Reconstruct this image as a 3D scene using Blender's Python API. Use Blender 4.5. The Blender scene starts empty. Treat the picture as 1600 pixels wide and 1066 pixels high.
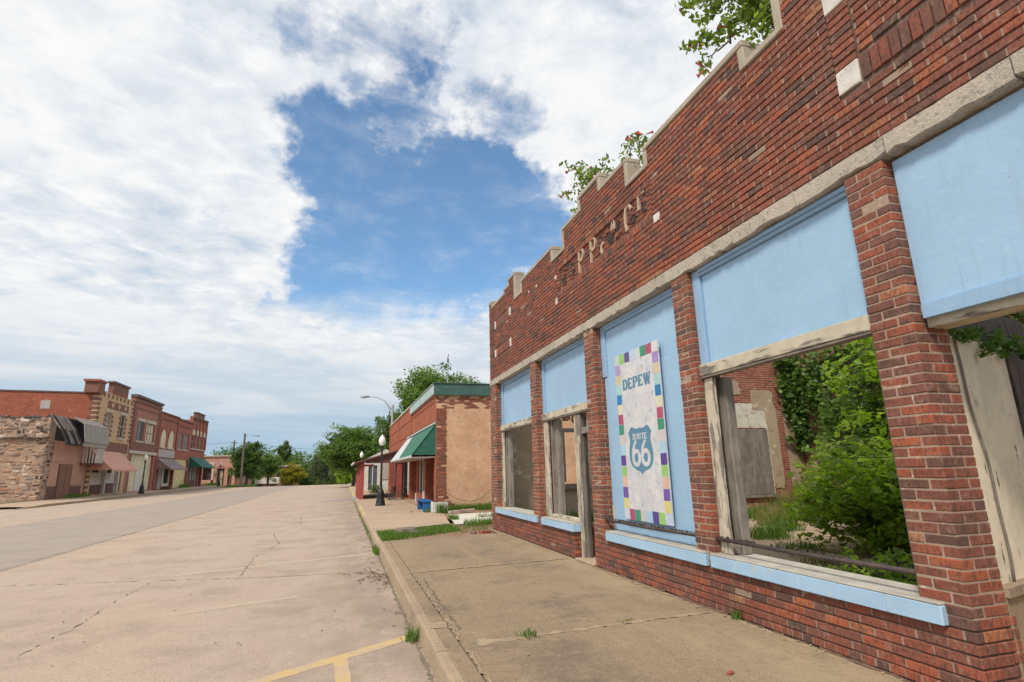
import bpy, math, random
import numpy as np
from mathutils import Vector, Matrix
random.seed(7)
rng = np.random.default_rng(7)
sc = bpy.context.scene
COL = sc.collection
R = math.radians

# ------------------------------------------------------------------ camera, sky, sun, exposure
CAMZ = 1.58
FPX, YAW, PITCH, ROLL = 844.4, .30129, .2333, -.02382
def cam_axes():
    cy, sy, cp, sp = math.cos(YAW), math.sin(YAW), math.cos(PITCH), math.sin(PITCH)
    f = Vector((sy*cp, cy*cp, sp)); r = Vector((cy, -sy, 0)); u = r.cross(f)
    c, s = math.cos(ROLL), math.sin(ROLL)
    return c*r + s*u, -s*r + c*u, f
cr, cu, cf = cam_axes()
cam = bpy.data.cameras.new('camera'); camo = bpy.data.objects.new('camera', cam); COL.objects.link(camo)
m3 = Matrix((cr, cu, -cf)).transposed()
camo.matrix_world = Matrix.Translation((0, 0, CAMZ)) @ m3.to_4x4()
cam.sensor_width = 36.0; cam.sensor_fit = 'HORIZONTAL'; cam.lens = FPX/1600*36
cam.clip_start = .05; cam.clip_end = 3000
sc.camera = camo

SUN_DIR = Vector((-.52, -.44, .82)).normalized()       # towards the sun
sun = bpy.data.lights.new('sun', 'SUN'); sun.energy = 2.5; sun.angle = R(10); sun.color = (1, .92, .80)
suno = bpy.data.objects.new('sun', sun); COL.objects.link(suno)
suno.rotation_euler = SUN_DIR.to_track_quat('Z', 'Y').to_euler()
sc.view_settings.view_transform = 'Standard'; sc.view_settings.look = 'None'
sc.view_settings.exposure = 0.51; sc.view_settings.gamma = 1.0; sc.view_settings.use_curve_mapping = False

class NT:
    """small helper round a node tree"""
    def __init__(s, tree): s.t = tree; s.n = tree.nodes; s.l = tree.links
    def node(s, typ, **kw):
        n = s.n.new(typ)
        for k, v in kw.items(): setattr(n, k, v)
        return n
    def put(s, inp, v):
        if hasattr(v, 'node') : s.l.new(v, inp)
        elif v is not None: inp.default_value = v
    def math(s, op, a, b=None, c=None, clamp=False):
        n = s.node('ShaderNodeMath', operation=op, use_clamp=clamp)
        s.put(n.inputs[0], a)
        if b is not None: s.put(n.inputs[1], b)
        if c is not None: s.put(n.inputs[2], c)
        return n.outputs[0]
    def vmath(s, op, a, b=None):
        n = s.node('ShaderNodeVectorMath', operation=op)
        s.put(n.inputs[0], a)
        if b is not None: s.put(n.inputs[1], b)
        return n.outputs['Value'] if op in ('DOT_PRODUCT', 'LENGTH') else n.outputs[0]
    def smooth(s, v, a, b, lo=0., hi=1.):
        n = s.node('ShaderNodeMapRange', interpolation_type='SMOOTHSTEP')
        s.put(n.inputs[0], v); n.inputs[1].default_value = a; n.inputs[2].default_value = b
        n.inputs[3].default_value = lo; n.inputs[4].default_value = hi
        return n.outputs[0]
    def noise(s, vec, scale, detail=4, rough=.55, dist=0.):
        n = s.node('ShaderNodeTexNoise'); s.put(n.inputs['Vector'], vec)
        n.inputs['Scale'].default_value = scale; n.inputs['Detail'].default_value = detail
        n.inputs['Roughness'].default_value = rough; n.inputs['Distortion'].default_value = dist
        return n.outputs['Fac']
    def mix(s, f, a, b, blend='MIX'):
        n = s.node('ShaderNodeMix', data_type='RGBA', blend_type=blend)
        s.put(n.inputs[0], f)
        for i, v in ((6, a), (7, b)):
            if isinstance(v, tuple): v = (*v[:3], 1)
            s.put(n.inputs[i], v)
        return n.outputs[2]
    def ramp(s, f, stops, interp='LINEAR'):
        n = s.node('ShaderNodeValToRGB'); n.color_ramp.interpolation = interp
        e = n.color_ramp.elements
        while len(e) < len(stops): e.new(.5)
        for i, (p, c) in enumerate(stops): e[i].position = p; e[i].color = (*c, 1)
        s.put(n.inputs[0], f)
        return n.outputs[0]
    def scale(s, vec, xyz):
        n = s.node('ShaderNodeMapping'); s.put(n.inputs[0], vec); n.inputs['Scale'].default_value = xyz
        return n.outputs[0]

world = bpy.data.worlds.new('World'); sc.world = world; world.use_nodes = True
def build_sky():
    g = NT(world.node_tree); g.n.clear()
    out = g.node('ShaderNodeOutputWorld'); bg = g.node('ShaderNodeBackground')
    sky = g.node('ShaderNodeTexSky', sky_type='NISHITA', sun_disc=False)
    sky.sun_elevation = math.asin(SUN_DIR.z); sky.sun_rotation = math.atan2(SUN_DIR.x, SUN_DIR.y)
    sky.air_density = 1.0; sky.dust_density = .6; sky.ozone_density = 2.0; sky.altitude = 200
    STR = .12
    d = g.node('ShaderNodeTexCoord').outputs['Generated']
    sep = g.node('ShaderNodeSeparateXYZ'); g.l.new(d, sep.inputs[0])
    zc = g.math('MAXIMUM', sep.outputs[2], 0.0)
    den = g.math('ADD', zc, .10)
    comb = g.node('ShaderNodeCombineXYZ')
    g.l.new(g.math('DIVIDE', sep.outputs[0], den), comb.inputs[0]); g.l.new(g.math('DIVIDE', sep.outputs[1], den), comb.inputs[1])
    p = comb.outputs[0]
    big = g.noise(p, .9, 3, .5)
    mid = g.noise(p, 2.3, 10, .60, .25)
    fine = g.noise(p, 7.5, 8, .62, .3)
    # openings in the cloud layer: directions where the blue shows
    nv = g.node('ShaderNodeTexNoise'); g.l.new(d, nv.inputs['Vector']); nv.inputs['Scale'].default_value = 5.0; nv.inputs['Detail'].default_value = 6; nv.inputs['Roughness'].default_value = .62
    dp = g.vmath('NORMALIZE', g.vmath('ADD', d, g.vmath('MULTIPLY', g.vmath('SUBTRACT', nv.outputs['Color'], (.5, .5, .5)), (.42, .42, .42))))
    def blob(dirv, r0, r1):
        dv = Vector(dirv).normalized()
        dt = g.vmath('DOT_PRODUCT', dp, tuple(dv))
        return g.smooth(dt, math.cos(R(r1)), math.cos(R(r0)))
    holes = None
    for dirv, r0, r1, w in (((.06, .89, .44), 2, 13.5, 1.), ((.175, .90, .40), 2, 13.5, 1.), ((.025, .93, .36), 1, 10, .85), ((.27, .85, .45), 2, 9.5, .85), ((.02, .87, .50), 2, 9, .55),
                            ((.05, .82, .57), 1, 7, .62), ((.02, .775, .632), 1, 6, .42), ((-.06, .745, .66), 1, 6, .36), ((.04, .73, .68), 1, 4, .32), ((.12, .935, .33), 2, 8.5, .85), ((.22, .80, .56), 1, 6, .38),
                            ((.62, -.55, .56), 6, 20, .9), ((-.75, -.45, .48), 5, 17, .8), ((-.2, -.2, .95), 4, 16, .8)):
        b = g.math('MULTIPLY', blob(dirv, r0, r1), w)
        holes = b if holes is None else g.math('MAXIMUM', holes, b)
    wisp = g.noise(g.scale(p, (1.0, .55, 1)), 3.2, 9, .62, .8)
    cov = g.math('ADD', g.math('MULTIPLY', g.math('SUBTRACT', mid, .5), 2.2), g.math('MULTIPLY', g.math('SUBTRACT', fine, .5), .95))
    cov = g.math('ADD', cov, g.math('MULTIPLY', g.math('SUBTRACT', big, .5), .9))
    cov = g.math('ADD', cov, g.math('MULTIPLY', g.math('SUBTRACT', wisp, .5), .5))
    cov = g.math('ADD', cov, .84)
    cov = g.math('SUBTRACT', cov, g.math('MULTIPLY', holes, 1.46))
    alpha = g.smooth(cov, -.22, .66)
    # cloud tone: bright tops, greyer thick parts; a slate veil low over the horizon
    tone = g.math('ADD', g.math('MULTIPLY', mid, .55), g.math('MULTIPLY', fine, .45))
    tone = g.smooth(g.math('ADD', tone, g.math('MULTIPLY', g.math('SUBTRACT', big, .5), .45)), .34, .60)
    ccol = g.mix(tone, (.455, .505, .565), (.66, .662, .665))
    ccol = g.mix(g.math('MULTIPLY', g.smooth(fine, .52, .70), .5), ccol, (.70, .70, .695))
    # low band, long horizontal streaks
    st = g.noise(g.scale(d, (1.6, 1.6, 13)), 2.0, 8, .58, .35)
    stt = g.smooth(st, .40, .66)
    low = g.smooth(sep.outputs[2], .31, .10)
    lcol = g.mix(stt, (.42, .485, .545), (.56, .575, .59))
    # darker rain veil just over the horizon
    veil = g.smooth(g.math('ADD', sep.outputs[2], g.math('MULTIPLY', g.math('SUBTRACT', st, .5), .12)), .19, .045)
    lcol = g.mix(g.math('MULTIPLY', veil, .80), lcol, (.255, .375, .49))
    ccol = g.mix(low, ccol, lcol)
    alpha = g.math('MAXIMUM', alpha, g.smooth(g.math('ADD', fine, g.math('MULTIPLY', mid, .8)), .80, 1.25, .03, .20))
    edge = g.math('ADD', sep.outputs[2], g.math('ADD', g.math('MULTIPLY', g.math('SUBTRACT', st, .5), .10), g.math('MULTIPLY', g.math('SUBTRACT', wisp, .5), .12)))
    alpha = g.math('MAXIMUM', alpha, g.math('MULTIPLY', g.smooth(edge, .33, .235), .97))
    sc_ = g.mix(1.0, sky.outputs[0], (STR*.80, STR*1.02, STR*1.06), 'MULTIPLY')
    col = g.mix(alpha, sc_, ccol)
    g.l.new(col, bg.inputs[0]); bg.inputs[1].default_value = 1.0
    g.l.new(bg.outputs[0], out.inputs[0])
build_sky()

# ------------------------------------------------------------------ materials
MATS = {}
def new_mat(name):
    m = bpy.data.materials.new(name); m.use_nodes = True
    g = NT(m.node_tree); b = g.n['Principled BSDF']; MATS[name] = m
    return m, g, b
def world_pos(g): return g.node('ShaderNodeNewGeometry').outputs['Position']
def add_bump(g, b, h, strength=.3, dist=.01):
    n = g.node('ShaderNodeBump'); n.inputs['Strength'].default_value = strength; n.inputs['Distance'].default_value = dist
    g.put(n.inputs['Height'], h); g.l.new(n.outputs[0], b.inputs['Normal'])
def pmat(name, c1, c2, scale=3., c3=None, s3=30., t3=(.55, .7), c4=None, s4=9., t4=(.6, .75), stretch=(1, 1, 1), rough=.85, bump=.3, bdist=.004, bscale=80., metal=0., lo=.35, hi=.65, speck=.0):
    m, g, b = new_mat(name)
    p = world_pos(g); ps = g.scale(p, stretch)
    n1 = g.noise(ps, scale, 6, .6)
    col = g.mix(g.smooth(n1, lo, hi), c1, c2)
    if c3: col = g.mix(g.smooth(g.noise(ps, s3, 5, .65), *t3), col, c3)
    if c4: col = g.mix(g.smooth(g.noise(ps, s4, 6, .65), *t4), col, c4)
    if speck:
        v = g.noise(p, 190, 2, .7)
        col = g.mix(g.smooth(v, .30, .70), g.mix(speck, col, (0, 0, 0)), g.mix(speck*.35, col, (1, 1, 1)))
    g.put(b.inputs['Base Color'], col); b.inputs['Roughness'].default_value = rough; b.inputs['Metallic'].default_value = metal
    if bump: add_bump(g, b, g.noise(ps, bscale, 4, .65), bump, bdist)
    return m
def brick_mat(name, c1, c2, mortar, bw=.21, bh=.0677, ms=.011, stain=None, stain_t=(.55, .7), bump=.5, var=.6, patch=None, patch_s=.5, patch_t=(.6, .66)):
    """brick courses too far off to build singly"""
    m, g, b = new_mat(name)
    p = world_pos(g); sp = g.node('ShaderNodeSeparateXYZ'); g.l.new(p, sp.inputs[0])
    cb = g.node('ShaderNodeCombineXYZ'); g.l.new(g.math('ADD', sp.outputs[0], sp.outputs[1]), cb.inputs[0]); g.l.new(sp.outputs[2], cb.inputs[1])
    t = g.node('ShaderNodeTexBrick'); g.l.new(cb.outputs[0], t.inputs['Vector'])
    t.inputs['Color1'].default_value = (*c1, 1); t.inputs['Color2'].default_value = (*c2, 1); t.inputs['Mortar'].default_value = (*mortar, 1)
    t.inputs['Scale'].default_value = 1; t.inputs['Brick Width'].default_value = bw; t.inputs['Row Height'].default_value = bh
    t.inputs['Mortar Size'].default_value = ms*.5; t.inputs['Mortar Smooth'].default_value = .2
    col = t.outputs[0]
    n = g.noise(p, 1.3, 6, .65)
    col = g.mix(g.math('MULTIPLY', g.smooth(n, .3, .7), var), col, g.mix(1., col, (.55, .52, .5), 'MULTIPLY'))
    col = g.mix(g.math('MULTIPLY', g.smooth(g.noise(p, 9, 4, .7), .55, .72), .45), col, (.42, .30, .22))
    if stain: col = g.mix(g.smooth(g.noise(p, 2.2, 7, .65), *stain_t), col, stain)
    if patch: col = g.mix(g.smooth(g.noise(p, patch_s, 8, .6), *patch_t), col, patch)
    g.put(b.inputs['Base Color'], col); b.inputs['Roughness'].default_value = .9
    add_bump(g, b, g.math('SUBTRACT', 1., t.outputs['Fac']), bump, .008)
    return m
def peel_mat(name, paint, wood, t=(.5, .56), grain=(9, 9, 1.2), rough=.8, wood2=None):
    """weathered painted timber: paint flaking off grey wood along the grain"""
    m, g, b = new_mat(name)
    p = world_pos(g); ps = g.scale(p, grain)
    w = g.mix(g.smooth(g.noise(ps, 7, 6, .7), .35, .65), wood, wood2 or tuple(x*.5 for x in wood))
    f = g.smooth(g.math('ADD', g.noise(ps, 1.6, 8, .68), g.math('MULTIPLY', g.math('SUBTRACT', g.noise(p, 3, 2), .5), .35)), *t)
    pc = g.mix(g.smooth(g.noise(p, 6, 5, .6), .3, .7), paint, tuple(x*.82 for x in paint))
    g.put(b.inputs['Base Color'], g.mix(f, pc, w)); b.inputs['Roughness'].default_value = rough
    add_bump(g, b, g.math('ADD', g.math('MULTIPLY', f, -.7), g.noise(ps, 9, 4, .7)), .45, .004)
    return m
def paint_panel_mat(name, c):
    m, g, b = new_mat(name)
    p = world_pos(g)
    f1 = g.noise(p, .9, 6, .6); f2 = g.noise(g.scale(p, (1, 1.2, 2.6)), 9, 8, .75); f3 = g.noise(p, 28, 5, .7)
    col = g.mix(g.smooth(f1, .3, .7), tuple(x*.93 for x in c), tuple(min(1, x*1.05) for x in c))
    col = g.mix(g.math('MULTIPLY', g.smooth(f2, .50, .68), .20), col, tuple(min(1., x*.55+.36) for x in c))
    col = g.mix(g.math('MULTIPLY', g.smooth(f2, .46, .30), .14), col, tuple(x*.72 for x in c))
    col = g.mix(g.math('MULTIPLY', g.smooth(f3, .66, .76), .5), col, (.50, .50, .47))
    col = g.mix(g.math('MULTIPLY', g.smooth(g.noise(g.scale(p, (1, 5, .5)), 2.2, 5, .6), .56, .72), .22), col, (.33, .40, .42))
    col = g.mix(g.math('MULTIPLY', g.smooth(g.noise(g.scale(p, (1, 1.6, 1)), 17, 3, .8), .705, .73), .8), col, (.20, .17, .14))
    drip = g.noise(g.scale(p, (1, 9, .55)), 2.4, 5, .7)
    col = g.mix(g.math('MULTIPLY', g.smooth(drip, .54, .70), .22), col, tuple(x*.55+.03 for x in c))
    g.put(b.inputs['Base Color'], col); b.inputs['Roughness'].default_value = .62
    add_bump(g, b, g.math('ADD', f2, g.math('MULTIPLY', f3, .5)), .45, .004)
    return m
def leaf_mat(name, stops, trans=.35, rough=.55):
    m, g, b = new_mat(name)
    at = g.node('ShaderNodeAttribute', attribute_name='tint')
    col = g.ramp(at.outputs['Fac'], stops)
    g.put(b.inputs['Base Color'], col); b.inputs['Roughness'].default_value = rough
    tr = g.node('ShaderNodeBsdfTranslucent'); g.l.new(g.mix(1., col, (1.25, 1.35, .6), 'MULTIPLY'), tr.inputs[0])
    mx = g.node('ShaderNodeMixShader'); mx.inputs[0].default_value = trans
    g.l.new(b.outputs[0], mx.inputs[1]); g.l.new(tr.outputs[0], mx.inputs[2])
    g.l.new(mx.outputs[0], g.n['Material Output'].inputs[0])
    return m

def face_brick_mat():
    m, g, b = new_mat('face_brick')
    at = g.node('ShaderNodeAttribute', attribute_name='tint')
    oi = g.node('ShaderNodeObjectInfo')
    ta = g.node('ShaderNodeAttribute', attribute_name='brick_tint', attribute_type='OBJECT')
    t = g.math('ADD', at.outputs['Fac'], ta.outputs['Fac'])
    col = g.ramp(t, [(0, (.085, .045, .036)), (.12, (.13, .058, .042)), (.26, (.20, .074, .047)), (.44, (.25, .074, .041)), (.60, (.27, .073, .038)), (.74, (.315, .078, .037)), (.87, (.38, .086, .035)), (.95, (.43, .112, .040)), (.985, (.42, .17, .075)), (1., (.42, .20, .10))])
    p = world_pos(g)
    n1 = g.noise(g.scale(p, (1, 1, .5)), 46, 6, .78); n2 = g.noise(p, 14, 5, .65)
    n3 = g.noise(p, 1.1, 5, .6)
    col = g.mix(g.math('MULTIPLY', g.smooth(n1, .48, .60), .70), col, (.040, .024, .020))
    col = g.mix(g.math('MULTIPLY', g.smooth(n1, .42, .28), .45), col, g.mix(1., col, (1.7, 1.75, 1.8), 'MULTIPLY'))
    col = g.mix(g.math('MULTIPLY', g.smooth(n2, .54, .70), .50), col, (.40, .25, .18))
    col = g.mix(g.math('MULTIPLY', g.smooth(n3, .46, .66), .62), col, g.mix(1., col, (.56, .54, .55), 'MULTIPLY'))
    col = g.mix(.14, col, (.17, .11, .085))
    drip = g.noise(g.scale(p, (1, 3.2, .35)), 1.7, 6, .65)
    col = g.mix(g.math('MULTIPLY', g.smooth(drip, .55, .70), .38), col, (.075, .048, .040))
    col = g.mix(g.smooth(g.noise(p, 11, 7, .7), .82, .86), col, (.52, .47, .42))
    g.put(b.inputs['Base Color'], col); b.inputs['Roughness'].default_value = .82
    gro = g.noise(g.scale(p, (1, 5, .7)), 26, 3, .6)
    add_bump(g, b, g.math('ADD', n1, g.math('MULTIPLY', gro, .8)), .75, .006)
face_brick_mat()
pmat('mortar', (.34, .245, .18), (.26, .185, .135), 3, c3=(.44, .35, .27), s3=16, t3=(.55, .7), c4=(.16, .12, .10), s4=5, t4=(.58, .75), bump=.6, bdist=.004, bscale=120)
pmat('mortar_pier', (.38, .275, .20), (.30, .215, .155), 5, c3=(.58, .46, .37), s3=20, t3=(.55, .7), c4=(.22, .16, .12), s4=7, t4=(.60, .75), bump=.7, bdist=.004, bscale=120)
pmat('mortar_dark', (.17, .11, .08), (.12, .08, .06), 3, c3=(.36, .28, .21), s3=10, t3=(.58, .72), bump=.6, bscale=120)  # darker copy of the mortar: shade of the raked joints put into colour
pmat('faded_brick', (.38, .155, .10), (.27, .105, .075), 5, c3=(.46, .33, .245), s3=3, t3=(.55, .68), c4=(.20, .09, .07), s4=12, t4=(.58, .7), bump=.5)
pmat('limestone', (.54, .46, .36), (.42, .36, .28), 2.5, c3=(.24, .20, .16), s3=9, t3=(.56, .72), c4=(.22, .20, .18), s4=26, t4=(.57, .66), bump=.9, bdist=.010, bscale=38, speck=.35)
pmat('coping_stone', (.44, .37, .28), (.36, .30, .22), 2, c3=(.22, .19, .15), s3=7, t3=(.58, .75), bump=.4, bscale=60, speck=.2)
pmat('white_tile', (.66, .63, .58), (.52, .48, .43), 6, c3=(.25, .20, .17), s3=22, t3=(.6, .72), bump=.6, bscale=60)
pmat('terracotta_letter', (.52, .38, .27), (.43, .30, .21), 7, c3=(.16, .10, .08), s3=18, t3=(.58, .7), bump=.5)
pmat('hole_shade', (.030, .020, .016), (.055, .035, .028), 12, bump=.8, bdist=.02, bscale=30)
paint_panel_mat('blue_paint', (.305, .475, .65))
paint_panel_mat('blue_paint_trim', (.26, .41, .58))
pmat('sill_blue', (.36, .535, .70), (.32, .485, .645), 2, c3=(.47, .52, .46), s3=5, t3=(.58, .70), c4=(.55, .56, .52), s4=24, t4=(.66, .74), rough=.65, bump=.3, bscale=50)
pmat('sill_top', (.45, .42, .36), (.36, .33, .28), 4, c3=(.24, .21, .18), s3=14, t3=(.56, .7), bump=.5, bscale=60)
peel_mat('peeling_cream', (.56, .50, .38), (.30, .26, .22), (.50, .56))
peel_mat('peeling_cream_beam', (.55, .49, .37), (.27, .23, .19), (.50, .58), (9, 1.2, 9))
peel_mat('grey_wood', (.27, .235, .20), (.13, .11, .095), (.42, .6), wood2=(.20, .17, .145))
peel_mat('grey_wood_h', (.27, .235, .20), (.13, .11, .095), (.42, .6), (9, 1.2, 9), wood2=(.20, .17, .145))
peel_mat('dark_wood', (.10, .08, .065), (.05, .042, .035), (.42, .6))
peel_mat('cream_board', (.80, .70, .52), (.16, .12, .09), (.635, .665), (14, 14, 3.4))
pmat('iron', (.035, .028, .026), (.07, .05, .04), 9, c3=(.13, .07, .045), s3=30, rough=.7, bump=.6, bscale=60)
pmat('white_board_paint', (.62, .62, .62), (.53, .53, .56), 5, c3=(.36, .37, .42), s3=14, t3=(.54, .70), c4=(.30, .31, .34), s4=40, t4=(.68, .75), rough=.6, bump=.2, bscale=40)
pmat('steel_blue_paint', (.085, .215, .315), (.10, .24, .345), 6, c3=(.22, .36, .46), s3=30, t3=(.62, .74), rough=.6, bump=.1)
def flat(name, c, rough=.6, v=.88): return pmat(name, c, tuple(x*v for x in c), 7, c3=tuple(x*.7+.12 for x in c), s3=35, t3=(.62, .74), rough=rough, bump=.15, bscale=70)
TILES = {'mint': (.52, .62, .58), 'lime': (.30, .55, .16), 'purple': (.105, .08, .25), 'palelav': (.50, .58, .72), 'green': (.05, .27, .17), 'crimson': (.42, .08, .15), 'white': (.62, .63, .62),
         'lavender': (.38, .25, .58), 'mauve': (.40, .30, .52), 'sand': (.62, .51, .33), 'aqua': (.36, .60, .60), 'blue': (.02, .20, .47), 'cream': (.66, .63, .46), 'pink': (.60, .54, .57), 'ltblue': (.36, .58, .72),
         'indigo': (.10, .055, .26), 'peach': (.66, .44, .34), 'violet': (.17, .09, .36), 'yellow': (.66, .58, .22), 'beige': (.56, .54, .50), 'paleblue': (.54, .60, .68)}
for k, v in TILES.items(): flat('square_'+k, v)

# ground surfaces
def road_mat(name, base, warm, dark, dirt, band=None):
    m, g, b = new_mat(name)
    p = world_pos(g)
    big = g.noise(g.scale(p, (.5, .12, 1)), .9, 6, .6); med = g.noise(p, .9, 8, .7); sm = g.noise(p, 6, 8, .72); sp = g.noise(p, 48, 5, .8); sp2 = g.noise(p, 150, 3, .75)
    lng = g.noise(g.scale(p, (2.6, .22, 1)), 1.5, 7, .66)
    crs = g.noise(g.scale(p, (.35, 2.6, 1)), 1.2, 8, .7)
    D = lambda k: tuple(min(1., x*k) for x in base)
    col = g.mix(g.smooth(big, .32, .68), base, warm)
    col = g.mix(g.math('MULTIPLY', g.smooth(med, .47, .66), .85), col, dark)
    col = g.mix(g.math('MULTIPLY', g.smooth(med, .46, .26), .55), col, D(1.20))
    col = g.mix(g.math('MULTIPLY', g.smooth(lng, .52, .70), .40), col, dirt)
    col = g.mix(g.math('MULTIPLY', g.smooth(crs, .54, .70), .50), col, D(.72))
    col = g.mix(g.math('MULTIPLY', g.smooth(sm, .50, .68), .50), col, dirt)
    col = g.mix(g.math('MULTIPLY', g.smooth(sm, .44, .30), .35), col, D(1.25))
    col = g.mix(g.math('MULTIPLY', g.smooth(sp, .50, .66), .75), col, D(.48))
    col = g.mix(g.math('MULTIPLY', g.smooth(sp, .47, .30), .60), col, D(1.42))
    col = g.mix(g.math('MULTIPLY', g.smooth(sp2, .54, .70), .55), col, D(.30))
    col = g.mix(g.math('MULTIPLY', g.smooth(sp2, .44, .32), .40), col, D(1.5))
    grit = g.noise(p, 19, 6, .8)
    col = g.mix(g.math('MULTIPLY', g.smooth(grit, .54, .66), .45), col, D(.62))
    col = g.mix(g.math('MULTIPLY', g.smooth(grit, .45, .34), .40), col, D(1.35))
    stain = g.noise(p, 2.3, 4, .6)
    col = g.mix(g.math('MULTIPLY', g.smooth(stain, .66, .76), .40), col, D(.55))
    if band:
        x0, x1, bc, k = band; sx = g.node('ShaderNodeSeparateXYZ'); g.l.new(p, sx.inputs[0])
        f = g.math('MULTIPLY', g.smooth(sx.outputs[0], x0, x1), g.smooth(g.noise(g.scale(p, (1, .5, 1)), 1.6, 7, .7), .34, .62))
        col = g.mix(g.math('MULTIPLY', f, k), col, bc)
    g.put(b.inputs['Base Color'], col); b.inputs['Roughness'].default_value = .92; b.inputs['Specular IOR Level'].default_value = .25
    add_bump(g, b, g.math('ADD', g.math('MULTIPLY', sp, .6), sm), .5, .008)
    return m
road_mat('concrete_road', (.42, .332, .265), (.43, .325, .238), (.31, .24, .185), (.36, .275, .195), (-1.1, .72, (.235, .185, .145), .75))
road_mat('asphalt_worn', (.335, .278, .235), (.355, .288, .238), (.28, .232, .198), (.31, .255, .21))
road_mat('sidewalk_concrete', (.24, .178, .115), (.315, .232, .145), (.160, .120, .086), (.38, .285, .18), (2.3, 3.5, (.40, .30, .19), .6))
road_mat('sidewalk_pale', (.42, .31, .225), (.44, .32, .22), (.33, .25, .18), (.40, .30, .2))
road_mat('kerb_concrete', (.35, .265, .185), (.38, .28, .18), (.22, .165, .12), (.40, .30, .19))
road_mat('white_slab', (.58, .55, .48), (.60, .56, .47), (.50, .46, .39), (.50, .44, .34))
road_mat('dirt', (.27, .165, .105), (.30, .18, .11), (.18, .115, .075), (.33, .22, .14))
road_mat('ground_earth', (.16, .15, .07), (.20, .17, .09), (.10, .12, .05), (.13, .15, .06))
def worn_paint(name, c, under):
    m, g, b = new_mat(name)
    p = world_pos(g)
    f = g.smooth(g.math('ADD', g.noise(p, 3, 8, .72), g.math('MULTIPLY', g.math('SUBTRACT', g.noise(p, 60, 3, .7), .5), .55)), .40, .62)
    col = g.mix(f, c, under); sp = g.noise(p, 95, 3, .7)
    col = g.mix(g.math('MULTIPLY', g.smooth(sp, .52, .68), .5), col, tuple(x*.5 for x in under))
    g.put(b.inputs['Base Color'], col); b.inputs['Roughness'].default_value = .9
worn_paint('yellow_line', (.53, .37, .155), (.44, .335, .24))
worn_paint('yellow_line_faint', (.45, .35, .235), (.41, .325, .255))
worn_paint('blue_marking', (.08, .22, .52), (.35, .32, .30))
worn_paint('yellow_kerb_paint', (.55, .43, .16), (.38, .29, .19))
pmat('crack_dirt', (.14, .115, .07), (.21, .165, .11), 6, c3=(.09, .10, .03), s3=12, bump=.5)
pmat('crack_pale', (.36, .27, .17), (.28, .205, .13), 6, c3=(.20, .15, .1), s3=20, bump=.5)
pmat('debris_brown', (.13, .07, .045), (.20, .12, .08), 20, bump=.3)
pmat('stump_wood', (.20, .15, .12), (.10, .075, .06), 9, c3=(.30, .25, .2), s3=20, bump=.9, bdist=.02, bscale=20)
pmat('brick_scrap', (.34, .10, .06), (.25, .07, .05), 20)
# plants
leaf_mat('leaf_tree', [(0, (.062, .112, .024)), (.5, (.13, .22, .046)), (1, (.225, .33, .08))], .48)
leaf_mat('leaf_tree_dark', [(0, (.056, .102, .028)), (.5, (.105, .18, .05)), (1, (.175, .26, .075))], .48)
leaf_mat('leaf_tree_grey', [(0, (.075, .108, .062)), (.5, (.12, .162, .092)), (1, (.18, .225, .13))], .45)
leaf_mat('leaf_bush_yellow', [(0, (.14, .16, .016)), (.5, (.29, .27, .024)), (1, (.44, .36, .04))], .48)
leaf_mat('leaf_bright', [(0, (.13, .225, .020)), (.5, (.25, .37, .040)), (1, (.37, .49, .075))], .58)
leaf_mat('leaf_ivy', [(0, (.045, .10, .022)), (.5, (.095, .185, .038)), (1, (.18, .29, .06))], .42)
leaf_mat('leaf_vine_top', [(0, (.07, .12, .022)), (.5, (.16, .22, .045)), (1, (.28, .34, .075))], .6)
leaf_mat('grass_blade', [(0, (.050, .105, .014)), (.5, (.098, .195, .024)), (1, (.18, .28, .05))], .4)
leaf_mat('grass_dry', [(0, (.16, .15, .05)), (.5, (.24, .23, .08)), (1, (.36, .33, .15))], .4)
flat('flower_red', (.42, .07, .04))
pmat('bark', (.10, .075, .055), (.06, .045, .035), 8, stretch=(3, 3, .6), bump=.9, bdist=.02, bscale=10)
# other buildings
brick_mat('red_painted_brick', (.42, .12, .066), (.35, .092, .05), (.38, .14, .09), patch=(.42, .19, .12), patch_s=1.6, patch_t=(.60, .72))
brick_mat('orange_brick', (.42, .105, .042), (.34, .08, .035), (.30, .13, .08), var=.5)
brick_mat('brown_brick', (.24, .10, .068), (.19, .08, .056), (.26, .16, .12), var=.4)
brick_mat('red_brick_far', (.40, .115, .08), (.34, .095, .065), (.34, .18, .13), var=.4)
brick_mat('rosy_brick', (.43, .17, .125), (.37, .14, .10), (.36, .21, .16), var=.4)
brick_mat('yellow_brick', (.62, .42, .235), (.56, .37, .20), (.52, .38, .25), var=.35)
brick_mat('inner_brick', (.32, .12, .075), (.26, .09, .06), (.38, .28, .21), var=.5, stain=(.45, .34, .24), stain_t=(.56, .64))
pmat('plaster_tan', (.58, .36, .225), (.48, .285, .165), 1.6, c3=(.35, .215, .14), s3=5, t3=(.54, .68), c4=(.60, .46, .33), s4=9, t4=(.58, .70), bump=.6, bdist=.01, bscale=18)
pmat('plaster_inner', (.44, .33, .22), (.35, .26, .175), 1.4, c3=(.25, .18, .125), s3=5, t3=(.56, .70), c4=(.60, .53, .43), s4=3.5, t4=(.60, .68), bump=.4, bdist=.01, bscale=20)
pmat('plaster_white', (.66, .61, .53), (.55, .48, .39), 3, c3=(.40, .30, .21), s3=6, t3=(.54, .64), bump=.4, bdist=.01, bscale=20)
pmat('stucco_pink', (.50, .275, .20), (.44, .235, .165), 2, c3=(.36, .19, .12), s3=8, bump=.2)
pmat('door_brown', (.24, .115, .075), (.20, .095, .065), 3, stretch=(1, 4, .5), bump=.3)
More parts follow.
